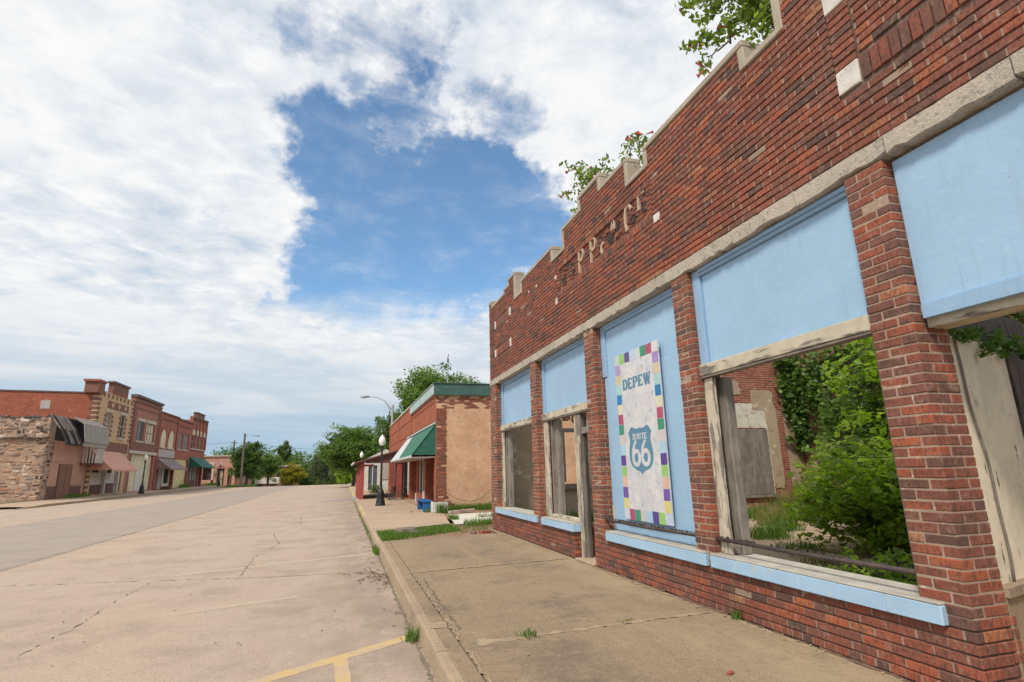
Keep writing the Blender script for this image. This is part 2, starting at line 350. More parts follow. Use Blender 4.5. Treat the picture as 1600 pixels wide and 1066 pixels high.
pmat('base_maroon', (.16, .075, .055), (.13, .06, .045), 3, bump=.2)
pmat('cream_panel', (.72, .64, .44), (.55, .47, .31), 1.5, c3=(.46, .39, .26), s3=5, bump=.15)
pmat('cream_yellow_panel', (.70, .60, .32), (.52, .44, .20), 1.5, bump=.15)
pmat('white_siding', (.66, .63, .57), (.58, .55, .49), 2, c3=(.45, .41, .35), s3=7, bump=.2)
pmat('grey_panel', (.46, .40, .37), (.41, .355, .33), 2, bump=.15)
pmat('grey_shutter', (.30, .24, .22), (.22, .18, .17), 3, stretch=(1, 6, 1), bump=.3)
pmat('dark_cornice', (.11, .075, .065), (.15, .10, .085), 3, bump=.3)
pmat('stone_trim', (.56, .49, .41), (.46, .40, .33), 3, bump=.3)
flat('awning_pink', (.66, .33, .235), .7); flat('awning_green', (.018, .115, .080), .7); flat('awning_green_b', (.024, .135, .088), .7); flat('awning_white', (.50, .54, .54), .7)
pmat('rust_metal', (.20, .125, .105), (.27, .20, .18), 1.5, c3=(.42, .37, .34), s3=3, t3=(.56, .7), rough=.6, bump=.2)
pmat('fascia_green', (.035, .092, .076), (.05, .115, .095), 2, c3=(.20, .30, .27), s3=6, t3=(.6, .74), rough=.5, bump=.2)
pmat('fascia_pale', (.42, .52, .50), (.36, .46, .44), 2, rough=.5, bump=.2)
pmat('roof_gravel', (.20, .19, .18), (.15, .14, .13), 4)
pmat('shed_red', (.36, .075, .06), (.29, .06, .05), 3, stretch=(1, 1, .4), bump=.3)
pmat('canopy_brown', (.15, .065, .05), (.12, .055, .045), 3, bump=.2)
pmat('shingle_wood', (.30, .26, .225), (.20, .17, .15), 3, stretch=(1, 5, .6), c3=(.10, .085, .075), s3=9, t3=(.56, .7), bump=.6, bscale=20)
pmat('shingle_pale', (.35, .32, .285), (.27, .245, .215), 3, stretch=(1, 5, .6), c3=(.22, .19, .165), s3=9, t3=(.58, .72), bump=.5, bscale=20)
pmat('charred_wood', (.022, .018, .016), (.05, .042, .036), 5, stretch=(4, 4, .6), bump=.7, bscale=20)
pmat('ruin_stone', (.43, .275, .185), (.34, .205, .135), 1.2, c3=(.47, .34, .25), s3=3, t3=(.52, .66), c4=(.26, .12, .07), s4=2.2, t4=(.56, .70), bump=.9, bdist=.05, bscale=8)
pmat('ruin_stone_grey', (.27, .20, .155), (.19, .14, .11), 1.5, c3=(.09, .07, .06), s3=2.2, t3=(.54, .66), c4=(.48, .37, .28), s4=3, t4=(.58, .68), bump=.8, bdist=.05, bscale=8)
pmat('ruin_rust', (.40, .19, .10), (.33, .18, .115), 2, c3=(.45, .32, .22), s3=4, bump=.9, bdist=.05, bscale=8)
pmat('ruin_stone_dark', (.075, .060, .052), (.05, .04, .035), 2, c3=(.30, .22, .17), s3=3, t3=(.56, .66), bump=.8, bdist=.05, bscale=8)
pmat('whitewash', (.60, .50, .42), (.50, .38, .29), 2, c3=(.36, .24, .18), s3=4, t3=(.55, .65), bump=.5, bdist=.03, bscale=10)
pmat('ruin_mortar', (.42, .29, .20), (.33, .22, .155), 2, bump=.8, bdist=.03, bscale=10)
pmat('black_iron', (.012, .013, .014), (.02, .02, .022), 6, rough=.45, bump=.1)
pmat('galvanised', (.36, .38, .39), (.30, .32, .33), 5, rough=.45, metal=.4, bump=.1)
pmat('pole_wood', (.17, .135, .105), (.12, .095, .075), 5, stretch=(4, 4, .5), bump=.4)
pmat('pole_pale', (.40, .38, .35), (.34, .32, .29), 5, stretch=(4, 4, .5), bump=.3)
flat('bench_blue', (.015, .12, .34), .45); flat('crate_white', (.64, .63, .58), .7)
m_, g_, b_ = new_mat('milk_glass'); b_.inputs['Base Color'].default_value = (.82, .80, .74, 1); b_.inputs['Roughness'].default_value = .25; b_.inputs['Subsurface Weight'].default_value = .2
m_, g_, b_ = new_mat('dark_glass'); b_.inputs['Base Color'].default_value = (.018, .02, .022, 1); b_.inputs['Roughness'].default_value = .12
m_, g_, b_ = new_mat('sky_glass'); b_.inputs['Base Color'].default_value = (.10, .12, .14, 1); b_.inputs['Roughness'].default_value = .06
m_, g_, b_ = new_mat('wire_black'); b_.inputs['Base Color'].default_value = (.01, .01, .01, 1); b_.inputs['Roughness'].default_value = .6

# ------------------------------------------------------------------ building helpers
LOC = {}
def ploc(o):
    return LOC.get(o.name, Vector((0, 0, 0))) if o else Vector((0, 0, 0))
def thing(name, label, cat, loc=(0, 0, 0), group=None):
    o = bpy.data.objects.new(name, None); COL.objects.link(o); o.location = loc; o.empty_display_size = .2
    o['label'] = label; o['category'] = cat
    if group: o['group'] = group
    LOC[o.name] = Vector(loc)
    return o
def tag(o, label, cat, group=None):
    o['label'] = label; o['category'] = cat
    if group: o['group'] = group
    return o
class MB:
    def __init__(s): s.v = []; s.f = []; s.mi = []; s.t = []; s.m = 0; s.tint = 0.; s.smooth = False
    def add(s, vs, fs):
        n = len(s.v); s.v += [tuple(x) for x in vs]; s.t += [s.tint]*len(vs)
        for f in fs: s.f.append(tuple(i+n for i in f)); s.mi.append(s.m)
        return s
    def box(s, x0, x1, y0, y1, z0, z1):
        if x0 > x1: x0, x1 = x1, x0
        if y0 > y1: y0, y1 = y1, y0
        if z0 > z1: z0, z1 = z1, z0
        return s.add([(x0, y0, z0), (x1, y0, z0), (x1, y1, z0), (x0, y1, z0), (x0, y0, z1), (x1, y0, z1), (x1, y1, z1), (x0, y1, z1)],
                     [(3, 2, 1, 0), (4, 5, 6, 7), (0, 1, 5, 4), (1, 2, 6, 5), (2, 3, 7, 6), (3, 0, 4, 7)])
    def cbox(s, x0, x1, y0, y1, z0, z1, c=.004, jit=0.):
        """box with all edges chamfered"""
        hx, hy, hz = (x1-x0)/2, (y1-y0)/2, (z1-z0)/2; cx, cy, cz = (x0+x1)/2, (y0+y1)/2, (z0+z1)/2
        c = min(c, hx*.6, hy*.6, hz*.6)
        vs, fs = chamfer_unit(hx, hy, hz, c)
        if jit: vs = [(a+random.uniform(-jit, jit), b+random.uniform(-jit, jit), d+random.uniform(-jit, jit)) for a, b, d in vs]
        return s.add([(a+cx, b+cy, d+cz) for a, b, d in vs], fs)
    def prism(s, poly, axis, a, b):
        """poly: 2-D outline (counter-clockwise), extruded along axis from a to b"""
        n = len(poly)
        def P(p, t):
            return {'x': (t, p[0], p[1]), 'y': (p[0], t, p[1]), 'z': (p[0], p[1], t)}[axis]
        vs = [P(p, a) for p in poly]+[P(p, b) for p in poly]
        fs = [tuple(range(n)), tuple(range(2*n-1, n-1, -1))]+[(i, (i+1) % n+0, (i+1) % n+n, i+n) for i in range(n)]
        return s.add(vs, fs)
    def tube(s, pts, rad, n=8, cap=True):
        pts = [Vector(p) for p in pts]; k = len(pts)
        rad = [rad]*k if not hasattr(rad, '__len__') else rad
        vs = []; up = None
        for i, p in enumerate(pts):
            d = (pts[min(i+1, k-1)]-pts[max(i-1, 0)]).normalized()
            if up is None: up = d.orthogonal().normalized()
            up = (up-d*up.dot(d)).normalized(); w = d.cross(up)
            for j in range(n):
                a = 2*math.pi*j/n; vs.append(p+(up*math.cos(a)+w*math.sin(a))*rad[i])
        fs = [(i*n+j, i*n+(j+1) % n, (i+1)*n+(j+1) % n, (i+1)*n+j) for i in range(k-1) for j in range(n)]
        if cap: fs += [tuple(range(n-1, -1, -1)), tuple((k-1)*n+j for j in range(n))]
        return s.add(vs, fs)
    def lathe(s, prof, c=(0, 0, 0), n=14):
        vs = []; k = len(prof)
        for r, z in prof:
            for j in range(n):
                a = 2*math.pi*j/n; vs.append((c[0]+r*math.cos(a), c[1]+r*math.sin(a), c[2]+z))
        fs = [(i*n+j, i*n+(j+1) % n, (i+1)*n+(j+1) % n, (i+1)*n+j) for i in range(k-1) for j in range(n)]
        fs += [tuple(range(n-1, -1, -1)), tuple((k-1)*n+j for j in range(n))]
        return s.add(vs, fs)
    def quad(s, a, b, c, d): return s.add([a, b, c, d], [(0, 1, 2, 3)])
    def build(s, name, mats, parent=None, smooth=False, kind=None, local=False):
        me = bpy.data.meshes.new(name)
        off = Vector((0, 0, 0)) if local else ploc(parent)
        v = np.array(s.v, dtype=np.float64).reshape(-1, 3)-np.array(off)
        me.from_pydata(v.tolist(), [], s.f)
        mats = mats if isinstance(mats, (list, tuple)) else [mats]
        for k in mats: me.materials.append(MATS[k])
        if len(mats) > 1: me.polygons.foreach_set('material_index', s.mi)
        if any(s.t):
            at = me.attributes.new('tint', 'FLOAT', 'POINT'); at.data.foreach_set('value', s.t)
        if smooth: me.polygons.foreach_set('use_smooth', [True]*len(s.f))
        me.update()
        return link(name, me, parent, kind)
def link(name, me, parent=None, kind=None):
    o = bpy.data.objects.new(name, me); COL.objects.link(o)
    if parent: o.parent = parent; LOC[o.name] = ploc(parent).copy()
    if kind: o['kind'] = kind
    return o
def chamfer_unit(hx, hy, hz, c):
    vs = []; idx = {}
    for sx in (-1, 1):
        for sy in (-1, 1):
            for sz in (-1, 1):
                for ax in range(3):
                    h = [sx*(hx-c), sy*(hy-c), sz*(hz-c)]
                    h[ax] = (sx*hx, sy*hy, sz*hz)[ax]
                    idx[(sx, sy, sz, ax)] = len(vs); vs.append(tuple(h))
    fs = []
    I = lambda x, y, z, a: idx[(x, y, z, a)]
    for s_ in (-1, 1):
        f = [I(s_, -1, -1, 0), I(s_, 1, -1, 0), I(s_, 1, 1, 0), I(s_, -1, 1, 0)]; fs.append(tuple(f if s_ > 0 else f[::-1]))
        f = [I(-1, s_, -1, 1), I(-1, s_, 1, 1), I(1, s_, 1, 1), I(1, s_, -1, 1)]; fs.append(tuple(f if s_ > 0 else f[::-1]))
        f = [I(-1, -1, s_, 2), I(1, -1, s_, 2), I(1, 1, s_, 2), I(-1, 1, s_, 2)]; fs.append(tuple(f if s_ > 0 else f[::-1]))
    for a in (-1, 1):
        for b in (-1, 1):
            f = [I(a, b, -1, 0), I(a, b, -1, 1), I(a, b, 1, 1), I(a, b, 1, 0)]; fs.append(tuple(f if a*b > 0 else f[::-1]))
            f = [I(a, -1, b, 2), I(a, -1, b, 0), I(a, 1, b, 0), I(a, 1, b, 2)]; fs.append(tuple(f[::-1] if a*b > 0 else f))
            f = [I(-1, a, b, 1), I(-1, a, b, 2), I(1, a, b, 2), I(1, a, b, 1)]; fs.append(tuple(f if a*b > 0 else f[::-1]))
    for a in (-1, 1):
        for b in (-1, 1):
            for c_ in (-1, 1):
                f = [I(a, b, c_, 0), I(a, b, c_, 1), I(a, b, c_, 2)]; fs.append(tuple(f if a*b*c_ > 0 else f[::-1]))
    return vs, fs
def struct(o): o['kind'] = 'structure'; return o
def grid_sheet(name, xs, ys, zf, mat, parent=None):
    mb = MB(); n = len(xs)
    vs = [(x, y, zf(x, y)) for y in ys for x in xs]
    fs = [(j*n+i, j*n+i+1, (j+1)*n+i+1, (j+1)*n+i) for j in range(len(ys)-1) for i in range(n-1)]
    mb.add(vs, fs); return mb.build(name, mat, parent)
def wall_open(mb, axis, plane0, plane1, u0, u1, v0, v1, holes):
    """wall slab between plane0 and plane1 with rectangular openings (u0,u1,v0,v1), built as boxes between the openings"""
    us = sorted({u0, u1, *[h[0] for h in holes], *[h[1] for h in holes]}); us = [u for u in us if u0 <= u <= u1]
    for a, b in zip(us[:-1], us[1:]):
        hs = sorted([(h[2], h[3]) for h in holes if h[0] <= a+1e-6 and h[1] >= b-1e-6])
        z = v0
        for lo, hi in hs+[(v1, v1)]:
            if lo > z+1e-6:
                if axis == 'x': mb.box(plane0, plane1, a, b, z, lo)
                else: mb.box(a, b, plane0, plane1, z, lo)
            z = max(z, hi)
def foliage(name, mat, centers, radii, counts, leaf, parent, kind='stuff', up=.35, shape=1.0, tint_bias=None):
    """many leaf-sized folded faces spread through clumps"""
    Cs = np.repeat(np.array(centers, float), counts, axis=0); Rr = np.repeat(np.array(radii, float), counts, axis=0)
    n = len(Cs)
    d = rng.normal(size=(n, 3)); d /= np.linalg.norm(d, axis=1)[:, None]
    rad = rng.random(n)**.45
    P = Cs + d*rad[:, None]*Rr
    nrm = rng.normal(size=(n, 3)); nrm[:, 2] += up*3; nrm /= np.linalg.norm(nrm, axis=1)[:, None]
    a = np.cross(nrm, rng.normal(size=(n, 3))); a /= np.linalg.norm(a, axis=1)[:, None]
    b = np.cross(nrm, a)
    L = leaf*(.6+.8*rng.random(n))[:, None]; W = L*(.38+.2*rng.random(n))[:, None]*shape
    droop = nrm*L*(.15*rng.random(n))[:, None]
    v = np.stack([P-a*L*.5, P+b*W*.5-droop, P+a*L*.5-droop*1.5, P-b*W*.5-droop], 1).reshape(-1, 3)
    v -= np.array(ploc(parent))
    me = bpy.data.meshes.new(name); me.vertices.add(4*n); me.vertices.foreach_set('co', v.ravel())
    me.loops.add(4*n); me.loops.foreach_set('vertex_index', np.arange(4*n, dtype=np.int32))
    me.polygons.add(n); me.polygons.foreach_set('loop_start', np.arange(0, 4*n, 4, dtype=np.int32)); me.polygons.foreach_set('loop_total', np.full(n, 4, np.int32))
    t = np.clip(rng.normal(.5, .2, n) + np.repeat(rng.normal(0, .13, len(counts)), counts), 0.001, 1)
    at = me.attributes.new('tint', 'FLOAT', 'POINT'); at.data.foreach_set('value', np.repeat(t, 4).astype(np.float32))
    me.materials.append(MATS[mat]); me.update(calc_edges=True)
    return link(name, me, parent, kind)
def blades(name, mat, pts, h, w, parent=None, kind='stuff', lean=.5):
    """grass blades: bent triangles"""
    P = np.array(pts, float); n = len(P)
    a = rng.random(n)*2*np.pi; hh = h*(.5+.9*rng.random(n)); ln = lean*rng.random(n)*hh
    dx, dy = np.cos(a), np.sin(a)
    p2 = rng.random(n)*2*np.pi; sx, sy = np.cos(p2)*w*.5, np.sin(p2)*w*.5
    z0 = np.zeros(n)
    b0 = P+np.stack([sx, sy, z0], 1); b1 = P-np.stack([sx, sy, z0], 1)
    mid = P+np.stack([dx*ln*.35, dy*ln*.35, hh*.6], 1)
    m0 = mid+np.stack([sx, sy, z0], 1)*.7; m1 = mid-np.stack([sx, sy, z0], 1)*.7
    tip = P+np.stack([dx*ln, dy*ln, hh*(1-.25*ln/hh)], 1)
    v = np.stack([b0, b1, m1, m0, tip], 1).reshape(-1, 3)-np.array(ploc(parent))
    fs = []
    for i in range(n): k = 5*i; fs += [(k, k+1, k+2, k+3), (k+3, k+2, k+4)]
    me = bpy.data.meshes.new(name); me.from_pydata(v.tolist(), [], fs); me.materials.append(MATS[mat])
    at = me.attributes.new('tint', 'FLOAT', 'POINT'); at.data.foreach_set('value', np.repeat(np.clip(rng.normal(.5, .22, n), .001, 1), 5).astype(np.float32))
    me.update(); return link(name, me, parent, kind)
def copy_tree(o, loc, label=None, parent=None):
    c = o.copy(); COL.objects.link(c)
    if parent: c.parent = parent
    else: c.location = loc; LOC[c.name] = Vector(loc)
    if label: c['label'] = label
    for ch in o.children: copy_tree(ch, None, None, c)
    return c

# ------------------------------------------------------------------ ground, road, pavements
def gz(x, y):
    """the street is level as far as the crest, then falls away"""
    t = max(0., y-84.); return -min(5.0, .0011*t*t if t < 40 else 1.76+(t-40)*.088)
def span(a, b, n): return [a+(b-a)*i/n for i in range(n+1)]
Y_LONG = [-30, -10]+span(0, 84, 12)+span(88, 160, 18)+[200, 300, 500, 900]
struct(grid_sheet('ground', [-700, -200, -80, -40, -21, -10, 0, 4, 14, 40, 80, 200, 700], Y_LONG, lambda x, y: gz(x, y)-.03-(.25 if 84 > y > -10 and -17.7 < x < .8 else 0), 'ground_earth'))
road = struct(grid_sheet('road', [-48, -30, -17.6, -12, -8, -4, 0, .84], [-30, -10]+span(0, 84, 14)+span(87, 150, 21), lambda x, y: gz(x, y)-(0 if -17.7 < x else .005), 'concrete_road'))
ast = MB()
ys = [-20]+span(0, 84, 28)+span(87, 150, 21)
random.seed(3)
eL = [-11.4+random.uniform(-.10, .10) for _ in ys]; eR = [-5.88+random.uniform(-.07, .07) for _ in ys]
ast.add([(eL[i], y, gz(0, y)+.004) for i, y in enumerate(ys)]+[(eR[i], y, gz(0, y)+.004) for i, y in enumerate(ys)], [(i, len(ys)+i, len(ys)+i+1, i+1) for i in range(len(ys)-1)])
struct(ast.build('asphalt_strip', 'asphalt_worn'))
def ribbon(name, pts, w, mat, z, parent=None, wob=.012, wvar=.5, step=.12, breaks=0., kind='structure'):
    """thin irregular strip lying on the ground: cracks, joints, worn paint"""
    mb = MB(); P = []
    for (x0, y0), (x1, y1) in zip(pts[:-1], pts[1:]):
        n = max(1, int(math.hypot(x1-x0, y1-y0)/step))
        P += [(x0+(x1-x0)*i/n, y0+(y1-y0)*i/n) for i in range(n)]
    P.append(pts[-1]); prev = None
    for i, p in enumerate(P):
        q = P[min(i+1, len(P)-1)]; o = P[max(0, i-1)]
        d = Vector((q[0]-o[0], q[1]-o[1])).normalized(); nx, ny = -d.y, d.x
        k = random.uniform(-wob, wob); ww = w*random.uniform(1-wvar, 1+wvar)*.5
        zz = z(p[0]) if callable(z) else z
        cur = [(p[0]+nx*(k+ww), p[1]+ny*(k+ww), zz), (p[0]+nx*(k-ww), p[1]+ny*(k-ww), zz)]
        if prev and random.random() > breaks: mb.quad(prev[0], prev[1], cur[1], cur[0])
        prev = cur
    o = mb.build(name, mat, parent)
    if kind and not parent: o['kind'] = kind
    return o
for pts, w, br in (([(-7.5, 11.3), (-4.83, 10.92), (-3.0, 10.5), (-1.23, 10.0), (.6, 9.75)], .035, .12), ([(-4.6, 3.2), (-2.82, 6.3), (-2.73, 7.7), (-2.8, 9.0), (-2.76, 10.25)], .022, .18),
                   ([(-5.9, 2), (-5.9, 40)], .05, .1), ([(-1.5, 10.1), (-1.6, 12.5), (-1.35, 14.5), (-1.75, 17), (-1.2, 19.5), (-1.5, 24), (-1.0, 31)], .03, .3), ([(-5.8, 19.6), (-3, 19.3), (-1.2, 19.0), (.7, 18.7)], .03, .45),
                   ([(-11.4, 5), (-11.42, 70)], .06, .2), ([(-5.8, 30), (-1, 29.5), (.7, 29.4)], .035, .4), ([(-17, 40), (-11.5, 40.4)], .04, .4), ([(-5.8, 42), (.7, 41.5)], .04, .4)):
    ribbon('road_crack', pts, w*.46, 'crack_dirt', .0060, road, wob=.028, wvar=.85, step=.07, breaks=min(.5, br+.12))
def line_strip(name, pts, w, mat, z): return ribbon(name, pts, w, mat, z, road, wob=.004, wvar=.08)
line_strip('parking_line', [(.74, 5.92), (.35, 5.67), (-.35, 5.27), (-.95, 4.9), (-3.6, 3.3)], .15, 'yellow_line', .0022)
line_strip('parking_line', [(.06, 5.43), (.10, 4.3), (.14, 3.2), (.16, 2.0)], .12, 'yellow_line', .0028)
line_strip('parking_line', [(.74, 11.95), (-1.37, 11.22), (-2.6, 10.8)], .19, 'yellow_line_faint', .0022)
line_strip('parking_line', [(-.5, 8.28), (-1.25, 8.05), (-1.8, 7.85)], .14, 'yellow_line_faint', .0022)
mb = MB(); mb.add([(-1.2, 35.0, .006), (.70, 35.5, .006), (.70, 36.3, .006), (-1.2, 35.4, .006)], [(0, 1, 2, 3)]); mb.build('blue_marking', 'blue_marking', road)

# right-hand pavement: kerb stones, slabs with open joints
def wall_base_z(x): return .15+.03*max(0, min(1, (x-1)/2.6))
sidewalk = thing('sidewalk', 'worn brown concrete pavement in front of the brick storefront', 'pavement', (2.2, 8, 0)); del sidewalk['category']; sidewalk['kind'] = 'structure'
def slab(x0, x1, y0, y1, mat, bot=-.05, tilt=0., c=.012):
    mb = MB(); g = .006
    a, b, y_0, y_1 = x0+g, x1-g, y0+g, y1-g
    z = lambda x: wall_base_z(x)+tilt
    mb.add([(a, y_0, bot), (b, y_0, bot), (b, y_1, bot), (a, y_1, bot), (a, y_0, z(a)-c), (b, y_0, z(b)-c), (b, y_1, z(b)-c), (a, y_1, z(a)-c), (a+c, y_0+c, z(a)), (b-c, y_0+c, z(b)), (b-c, y_1-c, z(b)), (a+c, y_1-c, z(a))],
           [(0, 1, 5, 4), (1, 2, 6, 5), (2, 3, 7, 6), (3, 0, 4, 7), (4, 5, 9, 8), (5, 6, 10, 9), (6, 7, 11, 10), (7, 4, 8, 11), (8, 9, 10, 11)])
    return mb.build('slab', mat, sidewalk)
for y0, y1, t in ((-3.2, 1.25, 0), (1.25, 4.93, .002), (4.93, 8.52, -.002), (8.52, 12.55, .002)):
    slab(1.03, 3.600, y0, y1, 'sidewalk_concrete', tilt=t)
    slab(.875, 1.03, y0, y1, 'sidewalk_concrete', tilt=t*.5+.001)
mb = MB(); mb.box(.86, 3.62, -3.2, 12.5, -.06, .128); mb.build('joint_filling', 'crack_dirt', sidewalk)
def kerb_run(x, y0, y1, mat, step=3.0, jog=0., top=.15, side=1):
    y = y0
    while y < y1-.3:
        e = min(y1, y+step); h = top+random.uniform(-.006, .006); mb = MB()
        r = .028
        prof = [(0, -.08), (.125, -.08), (.125, h)]+[(r+.035-(r+.0)*math.cos(a)*1.0-.0, h-r+r*math.sin(a)) for a in (math.pi/2, math.pi*3/8, math.pi/4, math.pi/8, 0)]
        prof = [(x+side*(px), pz) for px, pz in prof]
        if side < 0: prof = prof[::-1]
        mb.prism(prof, 'y', y+.004, e-.004)
        mb.build('kerb_stone', mat, sidewalk); y = e
kerb_run(.755, -3.2, 4.86, 'kerb_concrete', 4.05); kerb_run(.757, 4.86, 12.35, 'kerb_concrete', 3.75); kerb_run(.76, 12.35, 21.0, 'sidewalk_pale', 3.1, top=.13)
kerb_run(.76, 21.0, 27.5, 'yellow_kerb_paint', 3.2, top=.13); kerb_run(.76, 27.5, 34.8, 'sidewalk_pale', 3, top=.13); kerb_run(.76, 34.8, 37, 'blue_marking', 2.2, top=.13); kerb_run(.76, 37, 84, 'yellow_kerb_paint', 6, top=.13)
for pts, w, mat in (([(1.32, 4.905), (1.9, 4.94), (2.7, 4.95), (3.55, 4.93)], .055, 'crack_pale'), ([(.9, 8.50), (1.8, 8.53), (2.7, 8.54), (3.5, 8.53)], .06, 'crack_pale'), ([(1.15, 4.93), (1.62, 4.93)], .12, 'crack_pale'), ([(1.04, 1.4), (1.045, 4.8)], .016, 'crack_pale'), ([(1.04, 5.0), (1.045, 8.4)], .016, 'crack_pale'), ([(1.10, 5.4), (1.12, 8.0)], .014, 'crack_dirt')):
    ribbon('joint_mortar', pts, w, mat, lambda x: wall_base_z(x)+.0042, sidewalk, wob=.022, wvar=.9, step=.05)
ribbon('joint_mortar', [(.86, 5.62), (1.02, 5.60)], .20, 'crack_pale', .1545, sidewalk, wob=.01, wvar=.2)
ribbon('joint_dirt', [(3.53, 1.2), (3.545, 8.3)], .055, 'crack_pale', .1818, sidewalk, wob=.025, wvar=.9, step=.06)
ribbon('joint_dirt', [(3.575, 1.2), (3.585, 8.3)], .04, 'debris_brown', .1860, sidewalk, wob=.012, wvar=.7, breaks=.25)
ribbon('joint_dirt', [(3.50, 9.9), (3.53, 13.6)], .07, 'crack_pale', .1830, sidewalk, wob=.02, wvar=.7)
ribbon('gutter_dirt', [(.738, 1.0), (.742, 12.0)], .030, 'crack_dirt', .0035, sidewalk, wob=.010, wvar=.8, step=.04)
ribbon('gutter_dirt', [(.73, 12.0), (.73, 34.0)], .07, 'crack_dirt', .0035, sidewalk, wob=.03, wvar=.8, step=.06, breaks=.08)
# earth gap, then the older, paler pavement beyond
mb = MB(); mb.add([(.885, 12.5, .10), (3.7, 12.5, .12), (3.7, 16.6, .10), (.885, 15.2, .09)], [(0, 1, 2, 3)]); struct(mb.build('dirt_strip', 'dirt'))
mb = MB()
mb.add([(.885, 14.9, .118), (3.0, 16.0, .122), (3.45, 19.6, .125), (3.45, 33, .13), (3.45, 84, .13), (.885, 84, .12)], [(0, 1, 2, 3, 4, 5)])
struct(mb.build('far_sidewalk', 'sidewalk_pale'))
for yy in (18.9, 23.0, 27.2, 31.5): ribbon('joint_dirt', [(.9, yy), (3.4, yy+.15)], .035, 'crack_dirt', .1350, sidewalk, wob=.02, wvar=.6, breaks=.3)
ribbon('joint_dirt', [(1.1, 21), (1.9, 21.4), (2.4, 20.5), (2.6, 22)], .03, 'crack_dirt', .1352, sidewalk, wob=.05, breaks=.35)
mb = MB(); mb.add([(3.05, 15.6, .13), (5.0, 15.2, .15), (13, 15.2, .18), (13, 18.9, .18), (3.55, 19.2, .135)], [(0, 1, 2, 3, 4)]); struct(mb.build('white_slab', 'white_slab'))
mb = MB(); mb.add([(3.4, 12.6, .105), (14, 13.7, .14), (14, 21.2, .2), (3.42, 21.2, .12), (3.2, 16.0, .10)], [(0, 1, 2, 3, 4)]); struct(mb.build('side_lot', 'dirt'))

# left-hand pavement
leftwalk = thing('left_sidewalk', 'pale pavement and kerb before the two-storey brick row', 'pavement', (-19, 60, 0)); del leftwalk['category']; leftwalk['kind'] = 'structure'
mb = MB(); mb.add([(-17.75, 40, .10), (-17.75, 46, .15), (-17.75, 98, .15), (-20.65, 98, .28), (-20.65, 46, .30), (-20.65, 40, .2)], [(0, 1, 2, 3, 4, 5)]); mb.build('walk_slab', 'sidewalk_pale', leftwalk)
y = 39.0
while y < 98:
    e = y+3.2; h0 = .02 if y < 40 else .15; mb = MB()
    mb.add([(-17.6, y, -.05), (-17.6, e-.03, -.05), (-17.6, e-.03, .145), (-17.6, y, h0), (-17.8, y, -.05), (-17.8, e-.03, -.05), (-17.8, e-.03, .155), (-17.8, y, h0+.01)], [(0, 1, 2, 3), (3, 2, 6, 7), (4, 7, 6, 5), (0, 3, 7, 4), (1, 5, 6, 2)])
    mb.build('kerb_stone', 'kerb_concrete', leftwalk); y = e
mb = MB(); mb.box(-30, -20.9, 47.0, 47.9, -.05, .22); mb.build('ledge', 'kerb_concrete', leftwalk)

# ------------------------------------------------------------------ the brick storefront
XF = 3.61                                              # plane of its face
RH = .0677; JT = .0112; Z0 = .18
bldg = thing('brick_storefront', 'roofless red brick storefront with stepped stone parapet and pale blue panels', 'building', (XF, 7.2, Z0))
BR = []                                                # every brick: (x0,x1,y0,y1,z0,z1)
def brick(x0, x1, y0, y1, z0, z1, jx=.0022, dark=None):
    d = random.gauss(0, jx); a = random.gauss(0, .0012)
    BR.append((x0+d, x1, y0+a, y1+a, z0+random.gauss(0, .0006), z1+random.gauss(0, .0006), dark))
HEADS = []
def course(ya, yb, z0, z1, off, L=.205, x=XF, depth=.06):
    HEADS.append((x, ya, yb, z0, z1))
    y = ya-off
    while y < yb-.012:
        a, b = max(ya, y), min(yb, y+L-JT+random.gauss(0, .002))
        if b-a > .022: brick(x, x+depth, a, b, z0, z1)
        y += L
Y_END, Y_FAR = .50, 13.65
piers = [(13.10, 13.65), (10.09, 10.43), (7.40, 7.74), (4.93, 5.235), (2.55, 2.86), (.50, .90)]
# low wall under the sills, header course at the foot
low_runs = [(8.47, 13.65), (2.55, 7.74)]
for ya, yb in low_runs:
    course(ya, yb, Z0+.004, Z0+.06, .03, L=.108)
    for k in range(1, 7): course(ya, yb, Z0+k*RH, Z0+k*RH+RH-JT, (k % 2)*.1025+.02)
course(.5, .9, Z0, Z0+.06, 0)
low_top = Z0+7*RH-JT
# piers, quoined stretcher and header so that front and return faces bond
PIER_Z = [(Z0+k*RH) for k in range(7, 52)]
for (yr, yl) in piers:
    for k, z in enumerate(PIER_Z):
        z1 = z+RH-JT
        if z > 3.69-.02: break
        z1 = min(z1, 3.688)
        w = yl-yr
        if k % 2:
            brick(XF, XF+.2, yr, yr+.098, z, z1); y = yr+.098+JT
            brick(XF+.2+JT, XF+.308, yr, yr+.2, z, z1)
        else:
            brick(XF, XF+.098, yr, yr+.2, z, z1); y = yr+.2+JT
            brick(XF+.098+JT, XF+.308, yr, yr+.098, z, z1)
        while y < yl-.02:
            L = .2 if yl-y > .16 else yl-y
            if yl-(y+L) < .045: L = yl-y
            brick(XF, XF+.098, y, min(yl, y+L), z, z1); y += L+JT
# pier 4 below the sill and the return of the low wall at the doorways
for yy in (2.55, 8.47):
    for k in range(0, 7):
        z = Z0+k*RH
        if k % 2: brick(XF+.066, XF+.266, yy, yy+.098, z, z+RH-JT); brick(XF+.276, XF+.36, yy, yy+.098, z, z+RH-JT)
        else: brick(XF+.066, XF+.158, yy, yy+.098, z, z+RH-JT); brick(XF+.168, XF+.36, yy, yy+.098, z, z+RH-JT)
